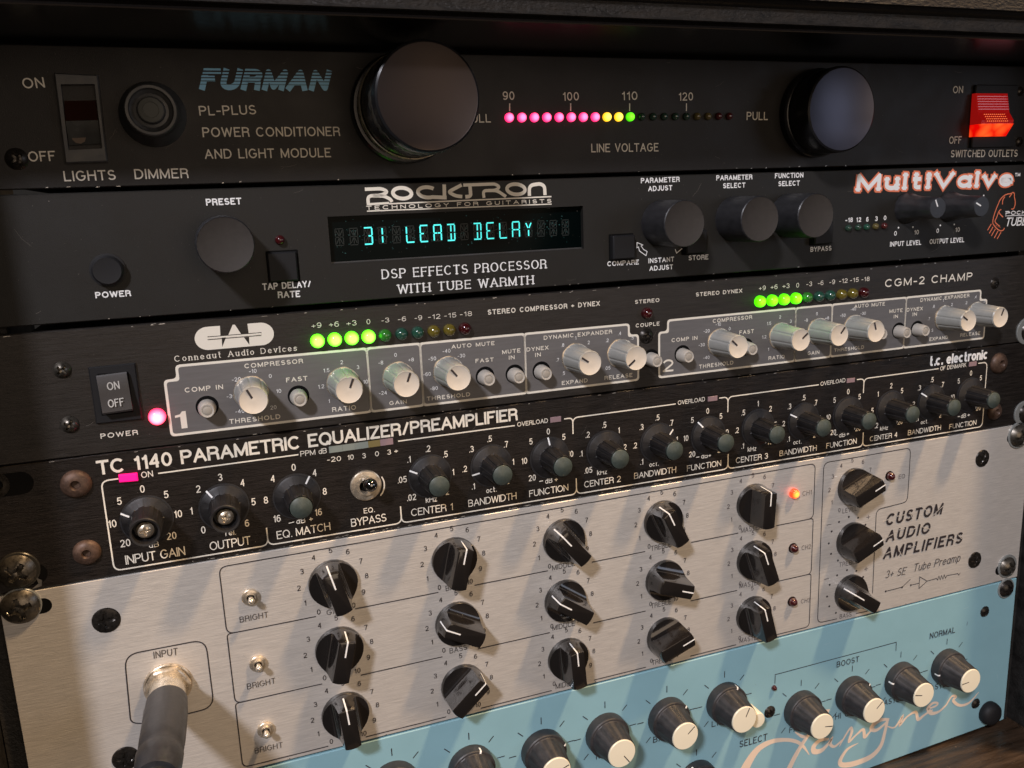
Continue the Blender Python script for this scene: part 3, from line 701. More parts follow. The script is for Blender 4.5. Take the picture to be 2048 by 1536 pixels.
# knobs
def plain_knob(p, h, r, rb, side='knobmatte', face='capdark', knurl=True):
    b = B().lathe([(rb, 0), (rb, h * .1), (r + .15, h * .9), (r, h - .3), (r - .3, h)], 64, rad=(lambda a, rr, z: rr * (1 - .012 * (math.cos(a * 32) > 0))) if knurl else None, close=False)
    k = put('knob', b.me('knob', side, 30), UR, p[0], p[1], .05)
    put('cap', B().lathe([(r - .3, h), (r - .5, h - .15), (.4, h - .15)], 64).me('cap', face), k); return k
facecap = mat('flat_brown_black_cap', (.044, .038, .033), .7, 0, .25, grain=(500, ONE, .1, .05)); M['facecap'] = facecap
for p in (PX(451, 489.4, 18), PX(1369.2, 447.2, 18), PX(1520, 438, 18), PX(1631.7, 431.3, 18)): plain_knob(p, 18, 9.2, 9.5, 'knobmatte', 'facecap')
for c, e in (((1875.8, 415.7), (1870.5, 398)), ((1963.3, 412.8), (1951.4, 405.3))):
    p = PX(*c, 18); q = PX(*e, 18)
    b = B().lathe([(7.2, 0), (7.0, 1.5), (6.1, 4), (5.1, 9), (4.75, 17.4), (4.4, 18)], 48, rad=lambda a, r, z: r * (1 - (.035 if z < 17 else 0) * (math.cos(a * 12) > .4)))
    k = put('knob', b.me('knob', 'knobmatte', 30), UR, p[0], p[1], .05, angle_to(p, q))
    put('pointer_line', bar_me('pointer_line', .6, -.32, 3.9, .32, .08, 'inkwhite'), k, 0, 0, 18)
# buttons
def box_button(u, p, w, h, z, m='button', name='push_button'):
    return put(name, B().prism(rrect(-w / 2, -h / 2, w / 2, h / 2, .5), -.5, z, inset=.5).me(name, m, 20), u, p[0], p[1], 0)
c = R1(1005, 990); put('button_recess_shade', B().prism(rrect(-5.6, -5.8, 5.6, 5.8, .4), 0, .03).me('button_recess_shade', 'hole', 0), UR, c[0], c[1], .02)  # flat dark patch on the plate, painted shade round the button
box_button(UR, R1(1003, 992, 1.5), 10.2, 10.4, 1.5)
for c, hh_ in ((R3(255, 672), 3.0), (R3(843, 628), 3.4), (R3(1880, 556), 3.2)):
    put('button_recess_shade', B().prism(rrect(-5.6, -5.4, 5.6, 5.4, .4), 0, .03).me('button_recess_shade', 'hole', 0), UR, c[0], c[1], .02)  # same flat patch of painted shade round each button
    box_button(UR, c, 10.0, 9.6, hh_, 'button')
c = C1(632, 118)
b = B().lathe([(5.6, 0), (5.6, .6), (4.9, .7), (4.9, 2.6), (4.3, 3.2), (3.4, 3.1)], 36); put('power_button', b.me('power_button', 'button'), UR, c[0], c[1], .02)
p = R1(970, 716); put('indicator_lamp', led_me(1.75, 'offred'), UR, p[0], p[1], .02)
for (x, y), kx in zip(((180, 697), (280, 692), (368, 687), (460, 680), (548, 675)), ('dimgreen', 'dimgreen', 'offgreen', 'dimyellow', 'dimred')):
    p = R4(x, y); put('indicator_lamp', led_me(1.5, kx), UR, p[0], p[1], .02)
# curved arrow next to COMPARE and the tick by STORE
zl(UR, R3, [(385, 635), (432, 655), (418, 662), (437, 692), (467, 708), (458, 742), (405, 705), (396, 672), (383, 678), (385, 635)], .3, 'inkwhite', name='printed_arrow')
zl(UR, R3, [(697, 690), (708, 722), (753, 684)], .35, 'inkwhite', name='printed_arrow')
# the curly orange-edged product logo
def heavy(u, s_, zm, xa, ya, xb, yb, h, wt, outline, m1, m2, **kw):
    for k_, (mm, ww, zz_) in enumerate(((m2, wt, .10), (m1, wt, .18))):
        a = zm(xa, ya); c = zm(xb, yb); H = zm((xa + xb) / 2, (ya + yb) / 2 - h)[1] - zm((xa + xb) / 2, (ya + yb) / 2)[1]
        b = B(); L = math.hypot(c[0] - a[0], c[1] - a[1]); tl = math.atan2(c[1] - a[1], c[0] - a[0])
        orig = ribbon
        if k_ == 0:
            def fat(bb, pts, w, z=.1, mi=0, cap=0.): orig(bb, pts, (lambda dx, dy: (w(dx, dy) if callable(w) else w) + outline), z, mi, tuple(q + outline / 2 for q in (cap if isinstance(cap, tuple) else (cap, cap))))
            globals()['ribbon'] = fat
        text_into(b, s_, 0, 0, L, H, ww, tl, **kw)
        globals()['ribbon'] = orig
        put('logo_lettering' if k_ else 'logo_outline', b.me('logo', mm, 0), u, a[0], a[1], zz_)
heavy(UR, 'MultiValve', R4, 262, 325, 1862, 272, 176, .275, 1.5, 'inkwhite', 'inkorange', track=.04, serif=.9, contrast=.1, shear=.05)
txt(UR, 'TM', R4, 1890, 170, 1943, 167, 36, wt=.2, m='inkwhite')
zl(UR, R4, [(1795, 530), (1830, 527), (1838, 540), (1800, 545), (1800, 562)], .45, 'inkwhite', name='logo_stroke')
txt(UR, 'OCKTRON', R4, 1848, 562, 2200, 548, 40, wt=.2, m='inkwhite', track=.1); zl(UR, R4, [(1793, 573), (2190, 556)], .3, 'inkwhite')
txt(UR, 'TUBE SERIES', R4, 1788, 680, 2330, 650, 88, wt=.15, m='inkwhite', shear=.22, track=.1)
for pts in ([(1665, 655), (1668, 600), (1700, 500), (1745, 395), (1800, 350), (1850, 345), (1875, 330), (1888, 345), (1885, 375), (1895, 410), (1895, 460), (1880, 500), (1855, 503)],
            [(1835, 380), (1862, 345)], [(1765, 455), (1765, 410), (1790, 375)], [(1752, 505), (1728, 520), (1735, 550), (1770, 585)], [(1728, 525), (1700, 600), (1685, 625), (1700, 650), (1738, 680)],
            [(1665, 650), (1700, 700), (1745, 728), (1775, 718), (1785, 695)], [(1650, 655), (1612, 720)], [(1668, 685), (1630, 752)], [(1692, 705), (1650, 778)], [(1720, 725), (1680, 800)], [(1750, 738), (1710, 808)]):
    zl(UR, R4, pts, .5, 'inkorange', r=2, name='tube_drawing')
dots(UR, [R4(1700, 672), R4(1720, 683), R4(1740, 690)], .22, 'inkorange')
chips(UR, RB, 18, (20, 470), .6, 1)
# ------------------------------------------------------------------ compressor unit
def lin(p, q): return lambda x: p[1] + (q[1] - p[1]) * (x - p[0]) / (q[0] - p[0])
def cell_poly(x0, x1, yT, yB, d, notch=0):
    nw, nh = 4.3, 4.9
    bl, br, tr, tl = (x0, yB(x0)), (x1, yB(x1)), (x1, yT(x1)), (x0, yT(x0))
    if notch < 0: pts = [bl, br, tr, (x0 + nw, yT(x0 + nw)), (x0 + nw, yT(x0 + nw) - nh), (x0, yT(x0) - nh)]
    elif notch > 0: pts = [bl, br, (x1, yT(x1) - nh), (x1 - nw, yT(x1 - nw) - nh), (x1 - nw, yT(x1 - nw)), tl]
    else: pts = [bl, br, tr, tl]
    pts = offset_poly(pts, d)
    r = 1.35 + d * .6
    m_ = ((pts[0][0] + pts[1][0]) / 2, (pts[0][1] + pts[1][1]) / 2)
    f = fillet([m_] + pts[1:] + [pts[0], m_], r, 4)[:-1]
    return f
def field(xs, yT, yB):
    for i in range(len(xs) - 1):
        nt_ = -1 if i == 0 else (1 if i == len(xs) - 2 else 0)
        for d, mm, z, nm in ((.45, 'ink', .06, 'field_border'), (-.45, 'greyfield', .11, 'grey_field')):
            f = cell_poly(xs[i], xs[i + 1], yT, yB, d, nt_); x0, y0 = f[0]
            put(nm, mesh(nm, [(x - x0, y - y0, 0) for x, y in f], [tuple(range(len(f)))], mm, ang=0), UD, x0, y0, z)
field([(D0(1693, 700)[0] + D0(1755, 1100)[0]) / 2, D1(1945, 700)[0], D2(545, 800)[0], D2(1632, 680)[0], D3(1292, 700)[0]], lin(D1(150, 530), D3(1170, 363)), lin(D1(200, 1178), D3(1250, 947)))
field([(D4(90, 600)[0] + D4(97, 900)[0]) / 2, D4(1486, 550)[0], D4(1857, 500)[0], D5(790, 550)[0], D5(1638, 500)[0]], lin(D4(300, 404), D5(1550, 219)), lin(D4(200, 984), D5(1580, 722)))
TX = [('POWER', D0, 1033, 1215, 1415, 1172, 52, .17), ('+9', D1, 1397, 176, 1490, 166, 50, .11), ('+6', D1, 1563, 164, 1657, 156, 50, .11), ('+3', D1, 1730, 153, 1825, 144, 50, .11), ('0', D1, 1920, 136, 1955, 134, 50, .11),
      ('COMPRESSOR', D1, 758, 556, 1315, 505, 44, .17), ('COMP IN', D1, 190, 786, 555, 752, 46, .17), ('FAST', D1, 1155, 689, 1358, 669, 44, .17), ('THRESHOLD', D1, 615, 1085, 1100, 1034, 45, .17), ('RATIO', D1, 1593, 971, 1820, 947, 45, .17),
      ('-3', D2, 120, 240, 202, 232, 50, .11), ('-6', D2, 293, 227, 378, 220, 50, .11), ('-9', D2, 468, 215, 547, 208, 50, .11), ('-12', D2, 610, 203, 737, 195, 50, .11), ('-15', D2, 778, 190, 905, 180, 50, .11), ('-18', D2, 943, 175, 1070, 166, 50, .11),
      ('AUTO MUTE', D2, 855, 512, 1307, 472, 42, .17), ('FAST', D2, 1107, 661, 1297, 644, 42, .17), ('MUTE', D2, 1387, 568, 1578, 548, 42, .17), ('IN', D2, 1457, 626, 1517, 619, 42, .17), ('DYNEX', D2, 1642, 541, 1872, 518, 42, .17), ('IN', D2, 1733, 598, 1792, 591, 42, .17),
      ('GAIN', D2, 203, 1104, 385, 1085, 42, .17), ('THRESHOLD', D2, 597, 1058, 1050, 1008, 42, .17),
      ('DYNAMIC EXPANDER', D3, 300, 523, 1017, 456, 42, .17), ('EXPAND', D3, 490, 998, 760, 967, 42, .17), ('RELEASE', D3, 938, 945, 1230, 911, 42, .17), ('STEREO', D3, 1257, 146, 1513, 124, 40, .18), ('COUPLE', D3, 1265, 394, 1515, 371, 40, .18),
      ('STEREO DYNEX', D4, 467, 169, 940, 128, 40, .18), ('+9', D4, 1112, 108, 1180, 103, 48, .12), ('+6', D4, 1232, 97, 1302, 91, 48, .12), ('+3', D4, 1353, 87, 1425, 81, 48, .12), ('0', D4, 1493, 78, 1522, 76, 48, .12), ('-3', D4, 1598, 66, 1655, 61, 46, .12), ('-6', D4, 1715, 56, 1772, 50, 46, .12), ('-9', D4, 1833, 46, 1890, 40, 46, .12),
      ('COMPRESSOR', D4, 640, 440, 1042, 398, 40, .17), ('COMP IN', D4, 218, 637, 482, 610, 40, .17), ('FAST', D4, 912, 558, 1060, 542, 40, .17), ('THRESHOLD', D4, 500, 908, 850, 863, 40, .17), ('RATIO', D4, 1210, 820, 1375, 801, 38, .17), ('GAIN', D4, 1610, 770, 1730, 757, 38, .17),
      ('-12', D5, 92, 140, 180, 133, 46, .13), ('-15', D5, 208, 131, 298, 124, 46, .13), ('-18', D5, 327, 122, 413, 115, 46, .13), ('AUTO MUTE', D5, 252, 403, 575, 374, 38, .18), ('MUTE', D5, 622, 455, 760, 443, 38, .18), ('IN', D5, 668, 510, 712, 506, 38, .18), ('DYNEX', D5, 805, 440, 973, 424, 38, .18), ('IN', D5, 867, 487, 912, 483, 38, .18),
      ('DYNAMIC EXPANDER', D5, 950, 337, 1465, 286, 38, .18), ('EXPAND', D5, 1045, 750, 1240, 726, 36, .18), ('RELEASE', D5, 1370, 706, 1580, 682, 36, .18), ('THRESHOLD', D5, 40, 866, 355, 830, 36, .18)]
for s, zm, a_, b_, c_, d_, h_, w_ in TX: txt(UD, s, zm, a_, b_, c_, d_, h_, wt=w_, z=.13, track=.22 if w_ > .15 else .16)
_a = D2(1235, 155); _b = D3(888, 165); b = B(); text_into(b, 'STEREO COMPRESSOR + DYNEX', 0, 0, _b[0] - _a[0], 2.0, .18, math.atan2(_b[1] - _a[1], _b[0] - _a[0]), .24)
put('lettering', b.me('lettering', 'ink', 0), UD, _a[0], _a[1], .13)
txt(UD, 'CGM-2 CHAMP', D5, 575, 183, 1495, 104, 82, wt=.15, m='ink', z=.13, track=.2)
txt(UD, 'Conneaut Audio Devices', D1, 92, 494, 1257, 388, 58, wt=.13, z=.13, serif=1.3, track=.34, contrast=.3)
txt(UD, '2', D3, 1548, 863, 1660, 852, 130, wt=.15, z=.13)
p = D1(150, 1130); b = B()
b.add([(x, y, 0) for x, y in ((.3, 0), (2.3, 0), (2.3, 6.2), (1.1, 6.2), (.3, 5.2), (-1.4, 4.9), (-1.4, 4.1), (.3, 4.3))], [(0, 1, 2, 3, 4, 5, 6, 7)]); put('lettering', b.me('lettering', 'ink', 0), UD, p[0], p[1], .13)
# makers' emblem: a pill cut by a triangle and a double line
def poly(u, zm, pts, m, z, name):
    q = [zm(*p_) for p_ in pts]; x0, y0 = q[0]
    return put(name, mesh(name, [(x - x0, y - y0, 0) for x, y in q], [tuple(range(len(q)))], m, ang=0), u, x0, y0, z)
pill = [(410 + 128 * math.cos(math.radians(a)), 270 - 111 * math.sin(math.radians(a))) for a in range(270, 89, -12)] + [(915 + 122 * math.cos(math.radians(a)), 228 - 108 * math.sin(math.radians(a))) for a in range(90, -91, -12)]
poly(UD, D1, pill[::-1], 'ink', .08, 'emblem')
for t in ([(523, 150), (528, 243), (603, 238), (651, 122), (655, 110), (640, 105)], [(653, 122), (726, 229), (797, 223), (784, 132), (780, 105), (655, 108)], [(540, 262), (545, 352), (580, 262)], [(752, 260), (803, 330), (800, 256)]): poly(UD, D1, t, 'anod', .12, 'emblem_cut')
for dy, mm, w_, z_ in ((0, 'ink', .62, .14), (-10, 'anod', .26, .16), (17, 'anod', .26, .16)): zl(UD, D1, [(405, 266 + dy * 1), (918, 224 + dy * 1)], w_, mm, z=z_, name='emblem_line')
# lamps
LG = led_me(2.55, 'ledgreen'); LG2 = led_me(2.55, 'ledgreen2')
d5 = {k: led_me(2.45, v) for k, v in dict(g='offgreen', g2='offgreen2', y='offyellow', r='offred').items()}
for (pa_, pb_), lit in (((PX(636, 683, 2), PX(932, 658, 2)), LG), ((PX(1523.5, 603.5, 2), PX(1731.5, 585.5, 2)), LG2)):
    for i in range(10):
        t = i / 9; me_ = lit if i < 4 else (d5['g2'] if i == 4 else d5['g'] if i < 7 else d5['y'] if i < 9 else d5['r'])
        put('indicator_lamp', me_, UD, pa_[0] + (pb_[0] - pa_[0]) * t, pa_[1] + (pb_[1] - pa_[1]) * t, .05, label='lit green lamp' if i < 4 else None)
p = PX(1296, 627, 1.5); put('indicator_lamp', d5['r'], UD, p[0], p[1], .05, label='unlit dark red lamp between the two fields')
p = PX(314, 835, 2); put('indicator_lamp', led_me(2.9, 'ledpower', .8), UD, p[0], p[1], .05, label='glaring pink power lamp')
# knobs
KH = 14.2
def cad_body():
    gro = [22, 68, 112, 158, 202, 248, 292, 338]
    def rad(a, r, z):
        if z < .6 or z > KH - .5: return r
        dmin = min(abs((math.degrees(a) - g + 180) % 360 - 180) for g in gro)
        return r - (.30 * (1 - dmin / 6) if dmin < 6 else 0)
    return B().lathe([(5.9, .6), (5.75, .8), (5.0, KH - 1.4), (5.05, KH - 1.3), (5.05, KH - .5), (4.7, KH)], 120, rad=rad, close=False).me('knob', 'knobcream', 24)
CB = cad_body(); CCp = B().lathe([(4.7, KH), (4.45, KH - .15), (.5, KH + .05)], 48).me('cap', 'capcream')
CW_ = B().lathe([(6.35, 0), (6.35, .45), (5.6, .7)], 6 * 8, rad=lambda a, r, z: r * (1 - .04 * abs(math.sin(a * 3)))).me('collar', 'brassy')
CP = bar_me('pointer_line', .9, -.38, 4.4, .38, .14, 'inkblack')
for c, e in (((507, 801), (493.6, 780.4)), ((698.5, 780.6), (705.2, 759.6)), ((813.3, 768.5), (820.4, 745.7)), ((917, 756), (902.4, 739.6)), ((1180.5, 726.6), (1165.2, 716.7)), ((1272.8, 717), (1257.6, 731.8)),
             ((1476.8, 693.8), (1465.6, 682.7)), ((1601.8, 680), (1615.4, 666)), ((1679, 670.4), (1689.3, 655.1)), ((1752.3, 663), (1749, 646.5)), ((1937, 642.3), (1927.7, 634)), ((2001, 634.7), (2006.7, 619.6))):
    p = PX(*c, KH); q = PX(*e, KH); a = angle_to(p, q)
    k = put('knob', CB, UD, p[0], p[1], .1, a); put('cap', CCp, k); put('collar', CW_, k, 0, 0, .02, .2); put('pointer_line', CP, k, 0, 0, KH - .02)
BB = B().lathe([(3.15, -.5), (2.95, 3), (2.55, 5.2), (2.3, 5.6), (1.75, 5.5), (1.65, 5.3)], 40).me('push_button', mat('cream_button_plastic', (.46, .43, .38), .4), 30)
BD = B().lathe([(1.62, 5.35), (1.4, 5.5), (.3, 5.52)], 32).me('button_dish', mat('worn_button_dish', (.36, .33, .28), .55))
HD = disk('button_hole_shade', 3.9, 'hole')  # flat dark disc on the panel, painted shade of the hole
for c in ((414.6, 822), (600.2, 800), (978.6, 759.6), (1038.6, 755), (1092.7, 748.5), (1314.7, 722.8), (1378, 714), (1506, 699.3), (1766.5, 668.5), (1814.4, 666), (1851.7, 662.2)):
    p = PX(*c, 5.6); put('button_hole_shade', HD, UD, p[0] + .1, p[1] + .45, .13); k = put('push_button', BB, UD, p[0], p[1], .14); put('button_dish', BD, k)
# knob scales
def cs(zm, x, y, labels, a0=-135, step=45, R=8.3, h=1.45): ring_scale(UD, zm(x, y), R, labels, step, a0, h, .12, 'inkwhite', 1.15)
TH = ['-40', '-30', '-20', '-10', '0', '10', '20']; RA = ['1', '1.2', '1.5', '2', '3', '10']; GA = ['-24', '', '-8', '0', '+8']; AU = ['-80', '-60', '-50', '-40', '-30']; EX = ['.5', '.7', '.8', '1', '2']; RE = ['.05', '', '.2', '.4', '.5', '1']
for zm, x, y, lb in ((D1, 858, 795, TH), (D1, 1700, 705, RA), (D2, 283, 800, GA), (D2, 815, 755, AU), (D3, 640, 712, EX), (D3, 1100, 660, RE), (D4, 695, 645, TH[:5]), (D4, 1325, 565, RA[:5]), (D4, 1700, 530, GA), (D5, 235, 600, AU), (D5, 1180, 500, EX), (D5, 1520, 460, RE[:5])): cs(zm, x, y, lb)
# power rocker
c0 = D0(905, 480); fr = [D0(*q) for q in ((990, 1060), (1462, 1010), (1385, 435), (905, 485))]; x0, y0 = fr[0]
k = put('rocker_switch', B().prism([(x - x0, y - y0) for x, y in fr], 0, 1.1, inset=.35).me('rocker_switch', 'button', 20), UD, x0, y0, .05)
ro = [D0(*q) for q in ((1045, 975), (1370, 935), (1318, 525), (1000, 545))]; rl = [(x - x0, y - y0) for x, y in ro]
put('rocker_well_shade', B().prism(rl, 0, .02).me('rocker_well_shade', 'hole', 0), k, 0, 0, 1.11)  # thin dark sheet on the frame, the well's shade put into its colour
W_ = rl[1][0] - rl[0][0] - .6; H_ = rl[3][1] - rl[0][1] - 1.4
pr = [(-H_ / 2, 2.9), (-H_ / 2 + .6, 3.2), (0, 2.2), (H_ / 2 - .6, 1.6), (H_ / 2, 1.3)]
vs = []; fs = []
for y, z in pr: vs += [(-W_ / 2, y, z), (W_ / 2, y, z), (-W_ / 2, y, 0), (W_ / 2, y, 0)]
for i in range(len(pr) - 1): a = i * 4; fs += [(a, a + 1, a + 5, a + 4), (a + 1, a + 3, a + 7, a + 5), (a + 2, a, a + 4, a + 6)]
fs += [(0, 2, 3, 1), (16, 17, 19, 18)]
cx = sum(q[0] for q in rl) / 4; cy = sum(q[1] for q in rl) / 4 + .5
rk2 = put('rocker', mesh('rocker', vs, fs, mat('satin_dark_rocker', (.035, .031, .029), .42, grain=(80, ONE, .15, .05)), ang=25), k, cx, cy, 1.13, .04)
for s_, yy, slope, zz0 in (('ON', 1.3, -.15, 2.15), ('OFF', -4.4, -.27, 2.95)):
    b = B(); L_ = 3.9 if s_ == 'ON' else 5.0
    text_into(b, s_, -L_ / 2, 0, L_, 2.7, .13)
    o = put('lettering', b.me('lettering', mat('etched_grey_lettering', (.5, .48, .44), .5), 0), rk2, 0, yy, zz0 + (.55 if s_ == 'OFF' else .08), rx=-.2 if s_ == 'OFF' else -.14)
for c, r, kd in ((D0(628, 522, 2), 2.9, 'pan'), (D0(707, 1085, 2), 3.0, 'pan'), (D3(1403, 490, 2), 3.3, 'small'), (D5(1777, 142, 2), 2.9, 'small')): screw(UD, c, kd, r, random.random() * 1.5, .02)
chips(UD, lambda x: DT(x) - .1, 40, (5, 470), 1.2, -1); chips(UD, DB, 16, (80, 470), .8, 1)
washer(UD, PX(2052, 662), 7); screw(UD, PX(2056, 662), 'rackblack', 5.5, .4, .8)

# ------------------------------------------------------------------ equalizer unit
TXE = [('TC 1140 PARAMETRIC EQUALIZER/PREAMPLIFIER', None)]
_a = E1(72, 513); _b = E3(590, 410); b = B(); Hh = E1(100, 380)[1] - E1(125, 512)[1]
text_into(b, 'TC 1140 PARAMETRIC EQUALIZER/PREAMPLIFIER', 0, 0, _b[0] - _a[0], Hh, .175, math.atan2(_b[1] - _a[1], _b[0] - _a[0]), .075)
put('title_lettering', b.me('title_lettering', 'ink', 0), UE, _a[0], _a[1], .1)
for s, zm, a_, b_, c_, d_, h_, w_ in (('ON', E1, 480, 540, 590, 525, 58, .13), ('INPUT GAIN', E1, 335, 1345, 890, 1255, 85, .11), ('OUTPUT', E1, 1118, 1215, 1498, 1155, 80, .11), ('EQ. MATCH', E1, 1742, 1110, 2240, 1022, 75, .11), ('rel.', E1, 1262, 1078, 1358, 1065, 50, .13), ('dB', E1, 553, 1192, 645, 1175, 52, .13),
                                      ('PPM dB', E2, 210, 578, 480, 542, 55, .12), ('-20', E2, 483, 637, 625, 622, 52, .13), ('10', E2, 690, 614, 755, 607, 52, .13), ('3', E2, 842, 598, 880, 593, 52, .13), ('0', E2, 973, 577, 1013, 572, 52, .13), ('3', E2, 1098, 560, 1138, 555, 52, .13), ('+', E2, 1170, 548, 1208, 543, 52, .16),
                                      ('EQ.', E2, 858, 1162, 968, 1145, 54, .13), ('BYPASS', E2, 730, 1298, 1090, 1238, 82, .11), ('kHz', E2, 1492, 1052, 1607, 1036, 58, .12), ('CENTER 1', E2, 1343, 1190, 1770, 1125, 75, .11), ('-', E2, 95, 1285, 150, 1270, 60, .14), ('dB', E2, 170, 1270, 262, 1252, 55, .13), ('+', E2, 300, 1247, 338, 1240, 60, .15),
                                      ('oct.', E3, 268, 1158, 373, 1140, 52, .13), ('BANDWIDTH', E3, 85, 1300, 578, 1218, 72, .11), ('-', E3, 812, 1062, 850, 1054, 60, .14), ('dB', E3, 872, 1062, 945, 1048, 52, .13), ('+', E3, 968, 1045, 1000, 1040, 58, .15), ('FUNCTION', E3, 708, 1198, 1108, 1130, 68, .12), ('OVERLOAD', E3, 585, 478, 900, 435, 46, .14), ('kHz', E3, 1403, 975, 1502, 960, 52, .13), ('CENTER 2', E3, 1270, 1102, 1645, 1040, 64, .12),
                                      ('oct.', E4, 93, 1095, 187, 1080, 46, .14), ('BANDWIDTH', E4, -62, 1218, 367, 1150, 62, .12), ('-', E4, 573, 1018, 605, 1012, 52, .15), ('dB', E4, 625, 1010, 693, 998, 48, .14), ('+', E4, 700, 1000, 727, 994, 50, .16), ('FUNCTION', E4, 478, 1140, 828, 1082, 60, .12), ('OVERLOAD', E4, 385, 460, 663, 420, 44, .14), ('kHz', E4, 1100, 940, 1187, 926, 46, .14), ('CENTER 3', E4, 978, 1058, 1307, 1008, 58, .12),
                                      ('oct.', E4, 1567, 866, 1648, 853, 42, .14), ('BANDWIDTH', E4, 1425, 985, 1805, 925, 56, .13), ('OVERLOAD', E4, 1845, 265, 2100, 225, 42, .14), ('-', E5, 108, 942, 135, 937, 48, .15), ('dB', E5, 150, 948, 215, 935, 44, .14), ('+', E5, 228, 932, 252, 928, 48, .17), ('FUNCTION', E5, 20, 1060, 330, 1008, 55, .13), ('kHz', E5, 570, 878, 650, 866, 42, .14), ('CENTER 4', E5, 465, 988, 748, 940, 52, .13),
                                      ('oct.', E5, 987, 812, 1060, 800, 40, .14), ('BANDWIDTH', E5, 855, 925, 1193, 868, 52, .13), ('-', E5, 1365, 752, 1388, 748, 44, .15), ('dB', E5, 1398, 750, 1450, 740, 42, .14), ('+', E5, 1465, 738, 1490, 733, 44, .17), ('FUNCTION', E5, 1278, 862, 1555, 815, 50, .13), ('OF DENMARK', E5, 1185, 262, 1452, 222, 42, .15)):
    txt(UE, s, zm, a_, b_, c_, d_, h_, wt=w_, track=.09 if len(s) > 3 else .14)
heavy(UE, 't.c. electronic', E5, 1072, 218, 1668, 142, 100, .21, .0, 'inkwhite', 'inkwhite', track=.07)
# framing lines
yTe = fit([(180 + 635 / 4.655, 840 + 498 / 4.655), (560 + 1207 / 5.12, 800 + 415 / 5.12), (920 + 1300 / 5.12, 760 + 374 / 5.12), (1280 + 1000 / 5.12, 720 + 362 / 5.12), (1280 + 1820 / 5.12, 720 + 255 / 5.12), (1648 + 480 / 5.12, 690 + 335 / 5.12), (1648 + 1165 / 5.12, 690 + 242 / 5.12)])
yBe = fit([(180 + 300 / 4.655, 840 + 1400 / 4.655), (180 + 1550 / 4.655, 840 + 1190 / 4.655), (560 + 1400 / 5.12, 800 + 1235 / 5.12), (920 + 1300 / 5.12, 760 + 1125 / 5.12), (1280 + 1000 / 5.12, 720 + 1090 / 5.12), (1648 + 500 / 5.12, 690 + 1020 / 5.12), (1648 + 1500 / 5.12, 690 + 865 / 5.12)])
xl = (E1(107, 620)[0] + E1(215, 1300)[0]) / 2; xr = (E5(1652, 300)[0] + E5(1632, 750)[0]) / 2
xb = [E1(1648, 1050)[0], E2(1237, 1140)[0], E3(1190, 1050)[0], E4(900, 1020)[0], E5(398, 950)[0]]; xt = [E3(1155, 480)[0], E4(899, 460)[0], E5(405, 430)[0]]
W1 = .5
fs_ = [xl] + xb + [xr]
for i in range(6):
    a, c = fs_[i], fs_[i + 1]; left_up = yTe((a)) if i == 0 else yBe(a) + 7; right_up = yTe(c) if i == 5 else yBe(c) + 7
    pts = [(a, yBe(a) + 7), (a, yBe(a)), (c, yBe(c)), (c, yBe(c) + 7)]
    if i == 0: pts = [(E1(265, 545)[0], yTe(E1(265, 545)[0])), (a, yTe(a)), (a, yBe(a)), (c, yBe(c)), (c, yBe(c) + 7)]
    line(UE, fillet(pts, 2.6), W1, z=.1 + .004 * i, name='framing_line')
def top_line(xa, xb_, drop=None, rise=None, z=.1):
    pts = [(xa, yTe(xa)), (xb_, yTe(xb_))]
    if drop is not None: pts = pts + [(xb_, yTe(xb_) - drop)]
    if rise is not None: pts = [(xa, yTe(xa) - rise)] + pts
    line(UE, fillet(pts, 2.6), W1, z=z, name='framing_line')
top_line(E1(635, 498)[0], E1(1940, 318)[0]); top_line(E2(1207, 415)[0], E3(560, 458)[0]); top_line(E3(1065, 390)[0], xt[0], drop=7); top_line(xt[0], E4(365, 440)[0], rise=7, z=.104)
top_line(E4(810, 385)[0], xt[1], drop=7); top_line(xt[1], E4(1830, 253)[0], rise=7, z=.104); top_line(E5(335, 352)[0], xt[2], drop=7); top_line(xt[2], E5(1172, 242)[0], rise=7, z=.104)
line(UE, fillet([(E5(1578, 187)[0], yTe(E5(1578, 187)[0])), (xr, yTe(xr)), (xr, yBe(xr) + 3)], 2.6), W1, z=.108, name='framing_line')
# lamps and meter bars in the frame
def winbar(zm, xa, ya, xb_, yb_, m, name, z=.35):       # (lower left) (upper right)
    a = zm(xa, ya); c = zm(xb_, yb_)
    return put(name, B().prism([(0, 0), (c[0] - a[0], (c[0] - a[0]) * -.0), (c[0] - a[0], c[1] - a[1]), (0, c[1] - a[1])], 0, z, inset=.12).me(name, m, 0), UE, a[0], a[1], .05)
for zm, q in ((E3, (924, 438, 1032, 368)), (E4, (693, 426, 790, 364)), (E5, (230, 390, 313, 334)), (E5, (1480, 222, 1560, 166))): winbar(zm, *q, 'barpink', 'overload_lamp')
a = E1(275, 578, 1); c = E1(437, 487, 1)
put('power_lamp', B().prism([(0, 0), (c[0] - a[0], -.35), (c[0] - a[0], c[1] - a[1] - .35), (0, c[1] - a[1] - .1)], 0, 1.6, inset=.3).me('power_lamp', 'pinklens', 0), UE, a[0], a[1], .05, label='glowing magenta rectangular lamp')
xs_ = [E2(q, 500)[0] for q in (500, 640, 770, 907, 1030, 1163)]; ya_ = lin(E2(500, 510), E2(1163, 418))
for i in range(5):
    mm = ('bargreen', 'bargreen', 'bargreen', 'baryellow', 'barpink')[i]; x = xs_[i]; x2 = xs_[i + 1]
    put('meter_segment', B().prism([(0, -1.25), (x2 - x - .05, -1.25 + ya_(x2) - ya_(x)), (x2 - x - .05, 1.25 + ya_(x2) - ya_(x)), (0, 1.25)], 0, .25).me('meter_segment', mm, 0), UE, x, ya_(x), .05)
